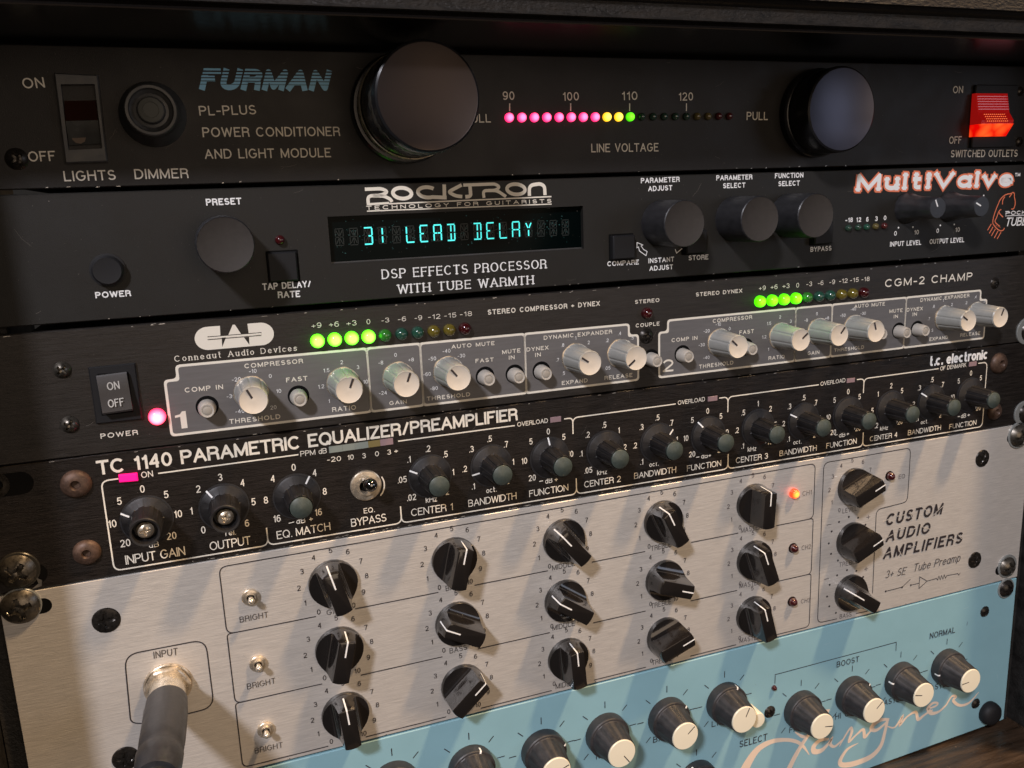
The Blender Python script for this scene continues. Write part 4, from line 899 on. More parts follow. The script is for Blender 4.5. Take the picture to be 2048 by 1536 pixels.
# knobs
TH_ = 14.8
def tc_rad(a, r, z):
    if z < 1.9 or z > TH_ - 1.15: return r
    return r * (1 - .055 * (math.cos(a * 10) > .25))
TB = B().lathe([(8.3, .5), (8.3, .9), (7.6, 1.3), (5.6, 1.9), (5.25, 2.1), (4.55, TH_ - 1.3), (4.3, TH_ - .9)], 160, rad=tc_rad, close=False).me('knob', 'soft', 28)
TBo = B().lathe([(8.3, .5), (8.3, .9), (7.6, 1.3), (5.9, 1.9), (5.6, 2.1), (5.1, TH_ - 1.0), (4.8, TH_ - .6), (4.2, TH_ - .7), (4.0, TH_ - 6)], 160, rad=tc_rad).me('knob', 'soft', 28)
TC_ = B().lathe([(4.0, TH_ - 1.3), (4.0, TH_ - .5), (3.8, TH_ - .3), (.2, TH_ + .35)], 48).me('cap', 'capgreen')
TS = B().lathe([(8.9, 0), (8.9, .5), (8.2, .55)], 48).me('skirt', 'knobmatte')
TP = B().add([(5.9, -.32, 1.95), (8.3, -.32, .98), (8.9, -.32, .62), (8.9, .32, .62), (8.3, .32, .98), (5.9, .32, 1.95)], [(0, 1, 4, 5), (1, 2, 3, 4)]).me('pointer_line', 'inkwhite', 0)
tck = [((289.6, 1066.6), (250, 1028), 1), ((451, 1039.8), (417.4, 985.6), 1), ((603, 1016.8), (616.6, 954.3), 0), ((879.7, 973.8), (821.7, 941.6), 0), ((1006.5, 951.4), (945.4, 949), 0), ((1127.4, 934.4), (1094.8, 878), 0),
       ((1241.9, 919.2), None, 0), ((1350.9, 902.2), (1338.6, 863.5), 0), ((1453.8, 887), (1392.3, 841.5), 0), ((1556.4, 870.4), None, 0), ((1649.5, 856.7), (1573, 825.5), 0), ((1740.4, 843), None, 0), ((1827.7, 829.6), None, 0), ((1910.7, 816), (1835.5, 781.8), 0), ((1989.8, 801.3), None, 0)]
knb = []; FIXS = screw_mesh('fixing_screw', 3.3, 1.6, 'brassy')
for c, e, op_ in tck:
    p = PX(*c, TH_); knb.append(p); a = angle_to(p, PX(*e)) if e else math.radians(-62)
    k = put('knob', TBo if op_ else TB, UE, p[0], p[1], .05, a, label='knob without its cap, the fixing screw showing' if op_ else None)
    put('skirt', TS, k)
    put('pointer_line', TP, k, 0, 0, .04)
    if op_: o = put('fixing_screw', FIXS, k, 0, 0, TH_ - 3.2, .5); o.scale = (.86, .86, .86); o.active_material and None
    else: put('cap', TC_, k)
for q, lb in zip(knb, (['20', '10', '5', '0', '5', '10', '20'], ['0', '1', '2', '3', '4', '5', '6'], ['16', '8', '4', '0', '4', '8', '16'], ['.02', '.05', '.1', '.2', '.5', '1', '2'], ['.1', '.2', '.3', '.5', '.7', '1', '2'], ['20', '10', '5', '0', '5', '10', '20'],
                       ['.05', '.1', '.2', '.5', '1', '2', '5'], ['.1', '.2', '.3', '.5', '.7', '1', '2'], ['20', '10', '5', '0', '5', '10', '20'], ['.1', '.2', '.5', '1', '2', '5', '10'], ['.1', '.2', '.3', '.5', '.7', '1', '2'], ['20', '10', '5', '0', '5', '10', '20'],
                       ['.2', '.5', '1', '2', '5', '10', '20'], ['.1', '.2', '.3', '.5', '.7', '1', '2'], ['20', '10', '5', '0', '5', '10', '20'])):
    _i = knb.index(q); ring_scale(UE, (q[0] - .2, q[1] + .2), 11.1, lb, 45, -135, 2.75 if _i < 3 else 2.6, .13, 'ink', .9, right=.95 if _i < 3 else .88)
# bypass toggle
def toggle(u, p, R, hb, tip, rball, m='nickel', mb='brassy', hexn=False, lr=1.0):
    b = B().lathe([(R, 0), (R, hb * .5), (R * .93, hb * .6)], 48, close=False)
    b.lathe([(R * .93, hb * .6), (R * .66, hb * .7), (R * .62, hb), (R * .46, hb * 1.02), (R * .42, hb * .6), (R * .40, -.2)], 48)
    k = put('toggle_switch', b.me('toggle_switch', mb, 30), u, p[0], p[1], .05)
    tv = Vector(tip); L_ = tv.length
    prof = [(lr * .75, 0), (lr, L_ * .45), (rball, L_ - rball * .8)] + [(rball * math.cos(math.radians(a)), L_ - rball * .8 + rball * math.sin(math.radians(a))) for a in (20, 40, 60, 80)]
    q = tv.to_track_quat('Z', 'Y')
    o = put('toggle_lever', B().lathe(prof, 28).me('toggle_lever', m), k); o.rotation_mode = 'QUATERNION'; o.rotation_quaternion = q
    put('bushing_hole', disk('bushing_hole', R * .42, 'hole'), k, 0, 0, hb * .35)
    return k
toggle(UE, PX(731, 969.5), 6.0, 2.2, (.5, 3.2, 11), 2.6, mat('dark_chrome_lever', (.22, .22, .22), .12, 1), 'brassy', lr=1.9)
zl(UE, E2, [(1040, 785), (1066, 830), (1068, 900), (1050, 950), (1028, 978)], .5, 'inkdim', r=3, name='scratched_mark')
riv = B().lathe([(6.2, 0), (6.1, .8), (5.0, 2.1), (3.2, 2.9), (2.2, 2.9), (1.6, 2.2), (1.4, 1.0), (.3, .9)], 40).me('rivet', 'bronze')
for p, r in ((A1(645, 300, 1.5), 5.0), (A1(738, 885, 1.5), 4.6), (E5(1810, 190, 1.5), 5.4), (E5(1768, 685, 1.5), 4.6)): o = put('rivet', riv, UE, p[0], p[1], .03, random.random()); o.scale = (r / 6.2,) * 3
p = A1(45, 300); put('mounting_slot_shade', slot_mesh(17, 8), UE, p[0], p[1], .03); b = B().lathe([(4.6, 0), (4.6, .3), (2.6, .35), (2.2, -.1)], 32); put('rack_nut', b.me('rack_nut', 'screwblack'), UE, p[0] - 3.2, p[1] + .4, .04)
p = A1(240, 1070); put('mounting_slot_shade', slot_mesh(12, 7.5), UE, p[0], p[1], .03)
p = A1(140, 1050, 2); washer(UE, (p[0] + .4, p[1] + .2), 6.6, mat('smoky_washer', (.07, .065, .055), .3, .6)); screw(UE, p, 'rack', 5.9, .9, .8)
p = A1(345, 1130); b = B().add([(0, 0, 0), (3.5, 1.2, 1.2), (4, 3.5, 1.8), (2.6, 2.2, 1), (2.2, 4.2, .6)], [(0, 1, 2, 3), (3, 2, 4)]); put('bent_washer_edge', b.me('bent_washer_edge', 'scratch', 0), UE, p[0] - 3, p[1] - 2, .2)
washer(UE, PX(2046, 826), 6.6); screw(UE, PX(2050, 826), 'rackblack', 5.2, .4, .8)
screw(UE, D5(1778, 965, 1), 'small', 1.4, .2, .02)
chips(UE, lambda x: ET(x) - .05, 34, (5, 470), 1.0, -1); chips(UE, EB, 90, (60, 440), 2.0, 1)
# ------------------------------------------------------------------ silver tube preamp
def thin(zm, pts, w=.38, r=0, z=.1, m='inkblack', name='printed_line'): return line(UA, [zm(*p) for p in pts], w, m, z, name, r)
def seg(zm1, p1, zm2, p2, w=.38, m='inkblack'): return line(UA, [zm1(*p1), zm2(*p2)], w, m, .1)
ya = lin(C4(1345, 335), A5(830, 112)); yb_ = lin(C4(1350, 733), A5(830, 532)); yc = lin(C4(1420, 1133), A5(830, 955)); yd = lin(C4(1450, 1510), A5(790, 1367))
xl_ = lin((C4(1280, 380)[1], C4(1280, 380)[0]), (C4(1395, 1400)[1], C4(1395, 1400)[0]))
XL = (C4(1280, 380)[0] + C4(1320, 700)[0] + C4(1330, 770)[0] + C4(1375, 1100)[0] + C4(1382, 1165)[0] + C4(1418, 1470)[0]) / 6
XR = (A5(872, 130)[0] + A5(863, 480)[0] + A5(860, 900)[0] + A5(853, 1300)[0]) / 4
gaps1 = [(A3(232, 565)[0], A3(485, 510)[0]), (A3(1022, 403)[0], A3(1255, 352)[0]), (A4(203, 588)[0], A4(525, 522)[0]), (A4(915, 447)[0], A4(1250, 378)[0]), (A5(292, 637)[0], A5(585, 578)[0])]
rows = [(ya, yb_, 0), (yb_, yc, 0), (yc, yd, 0)]
for i, (t_, b_, _) in enumerate(rows):
    x0, x1 = XL, XR
    left = [(gaps1[0][0], b_(gaps1[0][0])), (x0, b_(x0)), (x0, t_(x0)), (x0 + (6 if i else 0) + 2, t_(x0))]
    right = [(gaps1[-1][1], b_(gaps1[-1][1])), (x1, b_(x1)), (x1, t_(x1)), (x1 - 2, t_(x1))]
    if i == 0:
        full = [left[0], left[1], left[2], right[2], right[1], right[0]]
        line(UA, fillet(full, 3), .42, 'inkblack', .1)
    else:
        line(UA, fillet(left[:3] + [(x0 + 3, t_(x0 + 3))], 2.6), .42, 'inkblack', .1 + .004 * i); line(UA, fillet(right[:3] + [(x1 - 3, t_(x1 - 3))], 2.6), .42, 'inkblack', .1 + .004 * i)
    for j in range(4):
        xa_, xb2 = gaps1[j][1], gaps1[j + 1][0]; line(UA, [(xa_, b_(xa_)), (xb2, b_(xb2))], .42, 'inkblack', .1)
# eq box
x0, x1, x2 = (A5(940, 150)[0] + A5(912, 1260)[0]) / 2, A6(405, 300)[0], (A6(172, 640)[0] + A6(153, 1140)[0]) / 2
yt = lin(A5(1000, 90), A6(370, 163)); ym = lin(A6(230, 565), A6(350, 535)); ybt = lin(A5(950, 1318), A5(1050, 1295))
line(UA, fillet([A5(1050, 1296), (x0, ybt(x0)), (x0, yt(x0)), (x1, yt(x1)), (x1, ym(x1)), (x2, ym(x2)), A6(153, 1150)], 3.2), .42, 'inkblack', .1); thin(A5, [(1197, 1255), (1290, 1235)])
# input box
q = [A2(*p) for p in ((500, 1152), (395, 1145), (340, 560), (1040, 425), (1115, 1010), (860, 1072))]; line(UA, fillet(q, 5), .45, 'inkblack', .1)
for s, zm, a_, b_, c_, d_, h_ in (('INPUT', A2, 595, 590, 803, 555, 60), ('BRIGHT', A2, 1337, 280, 1583, 232, 50), ('BRIGHT', A2, 1400, 857, 1645, 802, 50), ('BRIGHT', A2, 1467, 1410, 1707, 1355, 48), ('GAIN', A3, 302, 550, 420, 526, 34), ('BASS', A3, 1070, 394, 1180, 368, 34), ('BASS', A3, 1095, 797, 1207, 770, 34),
                                  ('MIDDLE', A4, 235, 588, 400, 552, 37), ('MIDDLE', A4, 237, 1028, 400, 990, 37), ('MIDDLE', A4, 260, 1456, 425, 1416, 37), ('TREBLE', A4, 957, 446, 1105, 413, 36), ('TREBLE', A4, 957, 866, 1105, 833, 36), ('TREBLE', A4, 963, 1281, 1108, 1247, 34)):
    txt(UA, s, zm, a_, b_, c_, d_, h_, wt=.10, m='inkblack', track=.2)
for s, zm, a_, b_, c_, d_, h_ in (('MASTER', A5, 313, 638, 472, 605, 38), ('MASTER', A5, 302, 1062, 462, 1030, 38), ('MASTER', A5, 302, 1482, 458, 1450, 36), ('LEVEL', A5, 1092, 486, 1203, 464, 35), ('TREBLE', A5, 1065, 900, 1213, 868, 35), ('BASS', A5, 1070, 1295, 1160, 1276, 33),
                                  ('CH1', A5, 785, 352, 855, 340, 36), ('CH2', A5, 778, 769, 848, 757, 35), ('CH3', A5, 772, 1179, 843, 1167, 34), ('EQ', A6, 330, 369, 372, 362, 30)):
    txt(UA, s, zm, a_, b_, c_, d_, h_, wt=.10, m='inkgrey', track=.2)
# stencil name: heavy slanted capitals cut by thin slits
for s, q in (('CUSTOM', (238, 690, 632, 606, 78)), ('AUDIO', (240, 800, 548, 736, 76)), ('AMPLIFIERS', (222, 917, 768, 803, 76))):
    txt(UA, s, A6, *q, wt=.20, m='inkblack', shear=.20, track=.26, z=.1)
for p, q in (((228, 660), (262, 640)), ((318, 622), (372, 610)), ((405, 590), (425, 640)), ((485, 555), (545, 600)), ((560, 620), (640, 545)), ((245, 770), (290, 745)), ((330, 715), (372, 705)), ((405, 722), (450, 700)), ((480, 690), (548, 712)), ((240, 880), (275, 862)), ((330, 850), (352, 892)), ((405, 835), (445, 820)), ((540, 790), (575, 790)), ((640, 775), (668, 772)), ((685, 765), (712, 790)), ((735, 748), (760, 775))):
    thin(A6, [p, q], .42, z=.3, m='brushed', name='stencil_slit')
txt(UA, '3+ SE', A6, 237, 1047, 383, 1018, 50, wt=.09, m='inkblack', shear=.25); txt(UA, 'Tube Preamp', A6, 427, 1003, 755, 928, 52, wt=.09, m='inkblack', shear=.25)
for pts in ([(243, 1135), (355, 1107), (412, 1052)], [(415, 1093), (470, 1080)], [(475, 1036), (470, 1116), (526, 1065), (475, 1036)], [(526, 1065), (590, 1047), (598, 1058), (606, 1030), (616, 1056), (624, 1026), (634, 1052), (642, 1022), (652, 1046), (660, 1028), (735, 1014), (741, 1024), (752, 1008)]): thin(A6, pts, .36, name='circuit_drawing')
dots(UA, [A6(243, 1135), A6(355, 1107), A6(415, 1093)], .55, 'inkblack')
dots(UA, [A5(*p) for p in ((1142, 513), (1213, 520), (1067, 552), (1010, 625), (988, 717), (1005, 797), (1058, 848), (1270, 573), (1128, 922), (1200, 928), (1052, 962), (995, 1035), (975, 1125), (992, 1200), (1043, 1250), (1252, 975))], .55, 'inkblack')
for c in ((1292, 515), (1275, 913)):
    thin(A5, [(c[0] - 15, c[1] + 3), (c[0] + 15, c[1] - 3)], .3, m='inkgrey', name='printed_sign'); thin(A5, [(c[0], c[1] - 16), (c[0], c[1] + 16)], .3, z=.104, m='inkgrey', name='printed_sign')
for c in ((990, 573), (970, 990)): thin(A5, [(c[0] - 18, c[1] + 4), (c[0] + 18, c[1] - 4)], .3, m='inkgrey', name='printed_sign')
# pointer knobs: a round foot that rises into one upright fin
def fin_knob():
    h = 12.2; r = 9.5; R0, R1_ = 9.35, 8.75; w1 = 3.15; NA, NB_ = 10, 14
    S = [0, .012, .03, .06, .10, .16, .25, .4, .7, .965, 1.0]
    rings = []
    def ring(R, w, z):
        w = min(w, R * .999); tc_ = math.asin(w / R); pts = []
        for i in range(NA + 1): a = -tc_ + 2 * tc_ * i / NA; pts.append((R * math.cos(a), R * math.sin(a), z))
        xc = R * math.cos(tc_)
        for i in range(1, NB_): pts.append((xc - 2 * xc * i / NB_, w, z))
        for i in range(NA + 1): a = math.pi - tc_ + 2 * tc_ * i / NA; pts.append((R * math.cos(a), R * math.sin(a), z))
        for i in range(1, NB_): pts.append((-xc + 2 * xc * i / NB_, -w, z))
        return pts
    def circ_ring(R, w, z):                    # full circle with the same point count, side points projected on it
        pts = ring(R, w, z); return [((x * R / math.hypot(x, y)), (y * R / math.hypot(x, y)), z) for x, y, _ in pts]
    wb = w1 + 1.5 + 4.6
    rings.append(circ_ring(r, wb * .96, 0)); rings.append(circ_ring(r, wb * .96, 1.5)); rings.append(circ_ring(R0, wb * .96, 1.9))
    for s in S:
        z = 1.9 + (h - 1.9) * s; R = R0 + (R1_ - R0) * s; w = w1 + 1.3 * (1 - s) + 4.6 * (1 - s) ** 16
        rings.append(ring(R, min(w, R * .985), z))
    rings[-1] = ring(R1_ - .12, w1 - .02, h - .12); rings.append(ring(R1_ - .42, w1 - .35, h))
    n = len(rings[0]); vs = [p for g in rings for p in g]; fs = []
    for j in range(len(rings) - 1):
        for i in range(n): i2 = (i + 1) % n; fs.append((j * n + i, j * n + i2, (j + 1) * n + i2, (j + 1) * n + i))
    fs.append(tuple((len(rings) - 1) * n + i for i in range(n)))
    return mesh('knob', vs, fs, 'knobblack', None, 32)
FK = fin_knob()
b = B(); b.add([(2.4, -.3, 12.25), (8.35, -.3, 12.25), (8.35, .3, 12.25), (2.4, .3, 12.25), (8.86, -.3, 12.0), (8.86, .3, 12.0), (9.34, -.3, 4.2), (9.34, .3, 4.2)], [(0, 1, 2, 3), (1, 4, 5, 2), (4, 6, 7, 5)])
FP = b.me('pointer_line', 'inkwhite', 0)
fk = [((667.5, 1165.4), (670, 1180.9), (659.2, 1153)), ((678.7, 1298.6), (691.1, 1317.2), (696.4, 1286.2)), ((691.7, 1427), (698.5, 1454.5), (692.6, 1424.1)), ((908, 1118.9), (928.8, 1132.2), (935, 1100.3)), ((916.4, 1246), (921, 1271.7), (892.2, 1263)), ((925.7, 1370), (950.5, 1394), (972.2, 1369.9)),
      ((1127.5, 1079), (1144.7, 1094.8), (1126.1, 1075.7)), ((1131.6, 1200), (1145.3, 1223.9), (1119.3, 1211)), ((1135.7, 1316.3), (1158.9, 1335.4), (1156.2, 1308.1)), ((1325.7, 1041.5), (1351.1, 1051.6), (1340.2, 1029.2)), ((1328.4, 1157.7), (1365.4, 1186.4), (1388.6, 1190.5)), ((1329.8, 1272.5), (1367.5, 1295.2), (1391.3, 1280.8)),
      ((1506.8, 1005.5), (1545, 1014.6), (1547, 988.5)), ((1506.8, 1118.8), (1540.6, 1131.8), (1533.3, 1108.3)), ((1505.5, 1228.6), (1538.8, 1246.4), (1533.3, 1222.9)), ((1704.7, 973), (1757.6, 982.8), (1776.3, 970.3)), ((1702, 1081), (1752.3, 1093.2), (1771.1, 1079.7)), ((1700.8, 1185), (1734.6, 1203.9), (1713.8, 1191.7))]
bases = []
for c, i_, o_ in fk:
    a = angle_to(PX(*i_, 12.2), PX(*o_, 12.2))
    # the fin's front edge lies 8.7 mm from the axis along the pointer: use it together with the round foot
    q = PX(*o_, 12.2); p1 = (q[0] - 8.6 * math.cos(a), q[1] - 8.6 * math.sin(a)); p0 = PX(*c, .8); p = (p0[0] * .6 + p1[0] * .4, p0[1] * .6 + p1[1] * .4); bases.append(p0)
    k = put('knob', FK, UA, p[0], p[1], .05, a); put('pointer_line', FP, k, 0, 0, .01)
def avg(ix, j): return sum(bases[i][j] for i in ix) / len(ix)
for i, p in enumerate(bases):
    if i in (16, 17): continue
    ring_scale(UA, (p[0] - .1, p[1] + .1), 13.1, [str(n) for n in range(11)], 30, -150, 2.2, .135, 'inkblack' if i < 12 else 'inkgrey', 1.05)
# toggles, lamps, screws
for c in ((501, 1195), (516.2, 1328.3), (531.6, 1460.5)): toggle(UA, PX(*c, 1), 3.2, 1.9, (.1, .3, 6.0), 1.25, 'nickel', 'brassy', lr=.95)
p = A5(732, 337, 1.5); put('indicator_lamp', led_me(2.35, 'ledorange'), UA, p[0], p[1], .05, label='lit orange lamp')
for c in ((723, 757), (715, 1168), (1465, 202)):
    p = A5(*c, 1); put('lamp_bezel', B().lathe([(2.5, 0), (2.45, .35), (2.1, .4)], 24).me('lamp_bezel', 'hole'), UA, p[0], p[1], .04); put('indicator_lamp', led_me(2.1, 'offred'), UA, p[0], p[1], .3)
for p, r in ((C4(622, 657), 4.8), (A2(352, 1453), 4.8), (A6(903, 228), 4.7), (A6(851, 922), 4.6)): screw(UA, p, 'black', r, random.random() * 1.5, .05)
for zm, sx_, sy_, cx_, cy_, kd, r in ((A1, 362, 1330, 165, 1355, 'rack', 6.2), (A6, 1100, 88, 1170, 78, 'steel', 6.2), (A6, 1020, 990, 1092, 975, 'steel', 5.6)):
    p = zm(sx_, sy_); put('mounting_slot_shade', slot_mesh(9, 5.6), UA, p[0] - (1.5 if cx_ < sx_ else -1.5), p[1], .04)
    p = zm(cx_, cy_, 2.2); washer(UA, (p[0] + .2, p[1] + .2), r + 1.1 if kd == 'steel' else r + .3); screw(UA, p, kd, r, .25, .8)
# input socket: hexagonal nut
p = PX(336, 1371, .8)
jk = put('socket_nut', B().lathe([(8.5, 0), (8.5, .9), (8.2, 1.1), (7.9, 1.15)], 64, close=False).lathe([(8.2, 1.1), (8.2, 3.2), (7.7, 3.6), (5.9, 3.6), (5.9, 0)], 48, rad=lambda a, r, z: r * (1 if r < 7 else (math.cos(math.pi / 6) / math.cos((a % (math.pi / 3)) - math.pi / 6)) * .5 + r * 0 + .5)).me('socket_nut', 'brassy', 24), UA, p[0], p[1], .05)
chips(UA, AB, 20, (10, 470), .8, 1, 'hole')

# ------------------------------------------------------------------ turquoise preamp
for s, zm, q, h_ in (('NORMAL', L2, (1450, 183, 1610, 142), 37), ('BOOST', L2, (862, 363, 1003, 325), 36), ('SELECT', L2, (248, 870, 423, 820), 42), ('LIMIT', L2, (72, 740, 212, 702), 36), ('FAT', L2, (562, 777, 645, 755), 35), ('HI CUT', L2, (852, 693, 1000, 653), 36), ('MASTER', L2, (1128, 612, 1285, 570), 35), ('MASTER', L2, (1422, 520, 1578, 478), 35),
                     ('BASS', L1, (1397, 475, 1505, 448), 30), ('MID', L1, (1105, 560, 1185, 540), 30)):
    txt(UL, s, zm, *q, h_, wt=.13, m='inkblack', track=.2)
line(UL, [L2(*p) for p in ((473, 465), (475, 408), (1240, 203), (1238, 258))], .38, 'inkblack', name='printed_bracket')
LH = 16.6
LBd = B().lathe([(10.1, 0), (10.15, 1.0), (10.0, 4.6), (9.6, 5.0), (8.95, 5.1), (8.75, 5.4), (6.95, LH - .8), (6.8, LH - .6)], 96, close=False, rad=lambda a, r, z: r * (1 - (.018 if 5.3 < z < LH - .7 else 0) * (math.cos(a * 14) > .2))).me('knob', 'soft2', 30)
LCp = B().lathe([(6.6, LH - .9), (6.62, LH - .3), (6.35, LH), (.5, LH + .12)], 56).me('cap', 'capwhite')
LPl = bar_me('cap_line', .2, -.22, 6.1, .22, .12, 'inkblack')
LPw = B().add([(9.0, -.42, 5.2), (9.75, -.42, 5.02), (10.12, -.42, 4.6), (10.2, -.42, 2.6), (10.2, .42, 2.6), (10.12, .42, 4.6), (9.75, .42, 5.02), (9.0, .42, 5.2)], [(0, 1, 6, 7), (1, 2, 5, 6), (2, 3, 4, 5)]).me('pointer_mark', 'inkwhite', 0)
lk = [((1113.5, 1544), (1130, 1534)), ((1244.4, 1507.8), (1259, 1523.8)), ((1371.3, 1473), (1388, 1454.3)), ((1489.2, 1439.9), (1498, 1418.4)), ((1645.2, 1453.5), (1667.4, 1452)), ((1749.3, 1421.9), (1764.5, 1403.5)), ((1848.3, 1390.9), (1833.5, 1390.9)), ((1942, 1362.4), (1925.9, 1368.7))]
lp = []
for c, e in lk: p = PX(*c, LH); lp.append((p, angle_to(p, PX(*e, LH))))
bk = PX(943.6, 1537, 2); lp.append((bk, 1.2)); ak = (2 * bk[0] - lp[0][0][0], 2 * bk[1] - lp[0][0][1] + .3); lp.append((ak, .6))
lk2 = PX(1397, 1562, 2); lp.append((lk2, 2.0))
marks = {1: .5, 3: None}
for i, (p, a) in enumerate(lp):
    k = put('knob', LBd, UL, p[0], p[1], .05, a); put('cap', LCp, k); put('cap_line', LPl, k, 0, 0, LH - .02); put('pointer_mark', LPw, k, 0, 0, .02)
    for t in range(7):
        an = math.radians(-135 + 45 * t); s1, c1_ = math.sin(an), math.cos(an); r0, r1 = 12.4, 15.8
        line(UL, [(p[0] + r0 * s1, p[1] + .3 + r0 * c1_), (p[0] + r1 * s1, p[1] + .3 + r1 * c1_)], .42, 'inkblack', name='scale_tick')
p = PX(1517, 1441.5, 9); put('push_button', B().lathe([(3.9, 0), (3.9, 8.2), (3.6, 8.9), (.4, 9.1)], 32).me('push_button', 'capwhite'), UL, p[0], p[1], .05)
p = L2(465, 490); put('indicator_lamp', led_me(1.35, 'offred'), UL, p[0], p[1], .05)
for c, r in (((1540.8, 1425), 3.3), ((1971, 1224), 3.2), ((1952.8, 1408), 3.1)): screw(UL, PX(*c, .5), 'small', r, random.random(), .03)
p = PX(2017, 1179, 2); washer(UL, p, 5.8); screw(UL, p, 'rackblack', 5.0, .3, .8)
p = PX(1984, 1429, 3); put('rubber_bumper', B().lathe([(6.6, 0), (6.8, 1.8), (6.3, 3.8), (4.6, 5.2), (2.2, 5.7)], 40).me('rubber_bumper', 'button'), UL, p[0], p[1], .05)
# peach script: swelling pen strokes, widths in mm
def pen(pts, ws, z):
    q = [L2(*p) for p in pts]
    # smooth with Catmull-Rom
    out = []; ow = []
    for i in range(len(q) - 1):
        p0, p1, p2, p3 = q[max(i - 1, 0)], q[i], q[i + 1], q[min(i + 2, len(q) - 1)]
        for k in range(6):
            t = k / 6
            out.append(tuple(.5 * (2 * p1[j] + (p2[j] - p0[j]) * t + (2 * p0[j] - 5 * p1[j] + 4 * p2[j] - p3[j]) * t * t + (3 * p1[j] - p0[j] - 3 * p2[j] + p3[j]) * t ** 3) for j in (0, 1)))
            ow.append((ws[i] + (ws[i + 1] - ws[i]) * t) * 1.2)
    out.append(q[-1]); ow.append(ws[-1] * 1.2)
    b = B(); x0, y0 = out[0]; ribbon(b, [(x - x0, y - y0) for x, y in out], ow, 0)
    put('script_lettering', b.me('script_lettering', 'inkpeach', 0), UL, x0, y0, z)
pen([(240, 1110), (290, 990), (360, 885), (450, 832), (540, 820), (610, 832), (655, 865), (690, 915)], [4.6, 4.4, 3.2, 2.2, 1.7, 1.6, 1.3, .2], .10)
pen([(800, 628), (790, 655), (740, 715), (680, 795), (625, 880), (570, 985), (520, 1100)], [3.6, 2.6, 1.3, 1.8, 2.2, 2.6, 3.0], .105)
pen([(700, 790), (650, 800), (600, 770)], [.5, 1.5, .5], .11)
pen([(815, 815), (760, 822), (718, 862), (722, 893), (765, 888), (810, 845), (832, 812), (822, 845), (850, 862), (905, 815)], [1.0, 1.8, 2.4, 2.6, 2.2, 1.4, 1.2, 1.6, 1.2, .8], .115)
pen([(880, 862), (905, 815), (950, 745), (958, 770), (940, 832), (985, 790), (1030, 755), (1040, 800), (1062, 782), (1100, 735)], [.4, .9, 1.1, 1.6, 1.2, .9, 1.5, 1.8, 1.0, .7], .12)
pen([(1195, 690), (1140, 695), (1095, 725), (1082, 752), (1115, 758), (1160, 725), (1190, 695)], [1.0, 1.8, 2.2, 2.0, 1.6, 1.2, 1.0], .125)
pen([(1185, 690), (1165, 780), (1140, 860), (1080, 925), (980, 968), (900, 978), (885, 950), (930, 880), (1000, 840)], [1.6, 1.8, 2.2, 2.6, 2.8, 2.4, 2.2, 1.4, .2], .13)
pen([(1185, 735), (1230, 740), (1280, 670), (1262, 725), (1310, 672), (1362, 645), (1378, 690), (1420, 660), (1470, 630)], [.5, .9, 1.1, 1.4, .9, 1.5, 1.8, 1.1, .7], .135)
pen([(1440, 625), (1490, 605), (1500, 588), (1470, 588), (1440, 620), (1462, 652), (1510, 640), (1560, 595)], [.9, 1.0, 1.0, 1.2, 2.0, 1.9, 1.2, .8], .14)
pen([(1555, 600), (1590, 545), (1615, 548), (1600, 572), (1640, 602), (1700, 585), (1760, 518)], [.8, 1.0, 1.4, 1.5, 1.4, 1.2, .3], .145)

# ------------------------------------------------------------------ instrument cable plugged into the silver unit
jp = PX(336, 1371, .8)
UC = bpy.data.objects.new('instrument_cable', None); COL.objects.link(UC); UC.location = (jp[0] * K, -.004, jp[1] * K); UC.rotation_euler = (math.pi / 2, 0, 0)
UC['label'] = 'plug with grey rubber sleeve pushed into the input socket of the silver unit'; UC['category'] = 'cable'; UC.empty_display_size = .02
def tube(pts, rs, n=36, mi=0, b=None):
    b = b or B(); V = [Vector(p) for p in pts]; vs = []; fs = []; ref = Vector((1, 0, 0))
    for i, p in enumerate(V):
        t = (V[min(i + 1, len(V) - 1)] - V[max(i - 1, 0)]).normalized(); u_ = (ref - t * ref.dot(t)).normalized(); w_ = t.cross(u_)
        for k in range(n): a = 2 * math.pi * k / n; q = p + (u_ * math.cos(a) + w_ * math.sin(a)) * rs[i]; vs.append(tuple(q))
    for j in range(len(V) - 1):
        for k in range(n): k2 = (k + 1) % n; fs.append((j * n + k, j * n + k2, (j + 1) * n + k2, (j + 1) * n + k))
    fs.append(tuple((len(V) - 1) * n + k for k in range(n))); return b.add(vs, fs, mi)
put('plug_barrel', tube([(0, 0, -2), (0, 0, 3.4), (0, 0, 8.8), (-.05, 0, 9.2)], [6.3, 6.3, 6.3, 6.0]).me('plug_barrel', 'nickel'), UC)
path = [(-.05, 0, 8.6), (-.05, 0, 9), (-.2, -.1, 16), (-.5, -.3, 24), (-.9, -.5, 32), (-1.2, -.8, 36.5), (-1.3, -.9, 37.5), (-1.5, -1.1, 39), (-1.8, -1.5, 44), (-2.2, -2.2, 48)]
put('plug_sleeve', tube(path, [6.5, 7.0, 7.3, 7.3, 7.3, 7.1, 6.8, 7.4, 7.2, 6.3], 48).me('plug_sleeve', 'sleeve', 40), UC)
put('cord', tube([(-2.1, -2.1, 46), (-2.4, -3, 54), (-3, -8, 64), (-4, -22, 74), (-5, -50, 80), (-6, -90, 82), (-6, -140, 80)], [4.4, 4.2, 3.4, 3.2, 3.2, 3.2, 3.2], 24).me('cord', 'knobmatte'), UC)
b = B()
for i in range(22):
    t = i / 21; z = 12 + 25 * t; x = -7.35 - .6 * t; b.add([(x, .3, z), (x - .16, .9, z + .25), (x, 1.5, z + .5), (x + .16, .9, z + .25)], [(0, 1, 2, 3)])
put('knurl_highlights', b.me('knurl_highlights', 'scratch', 0), UC)  # pale flecks painted in for the dotted highlights along the sleeve edge

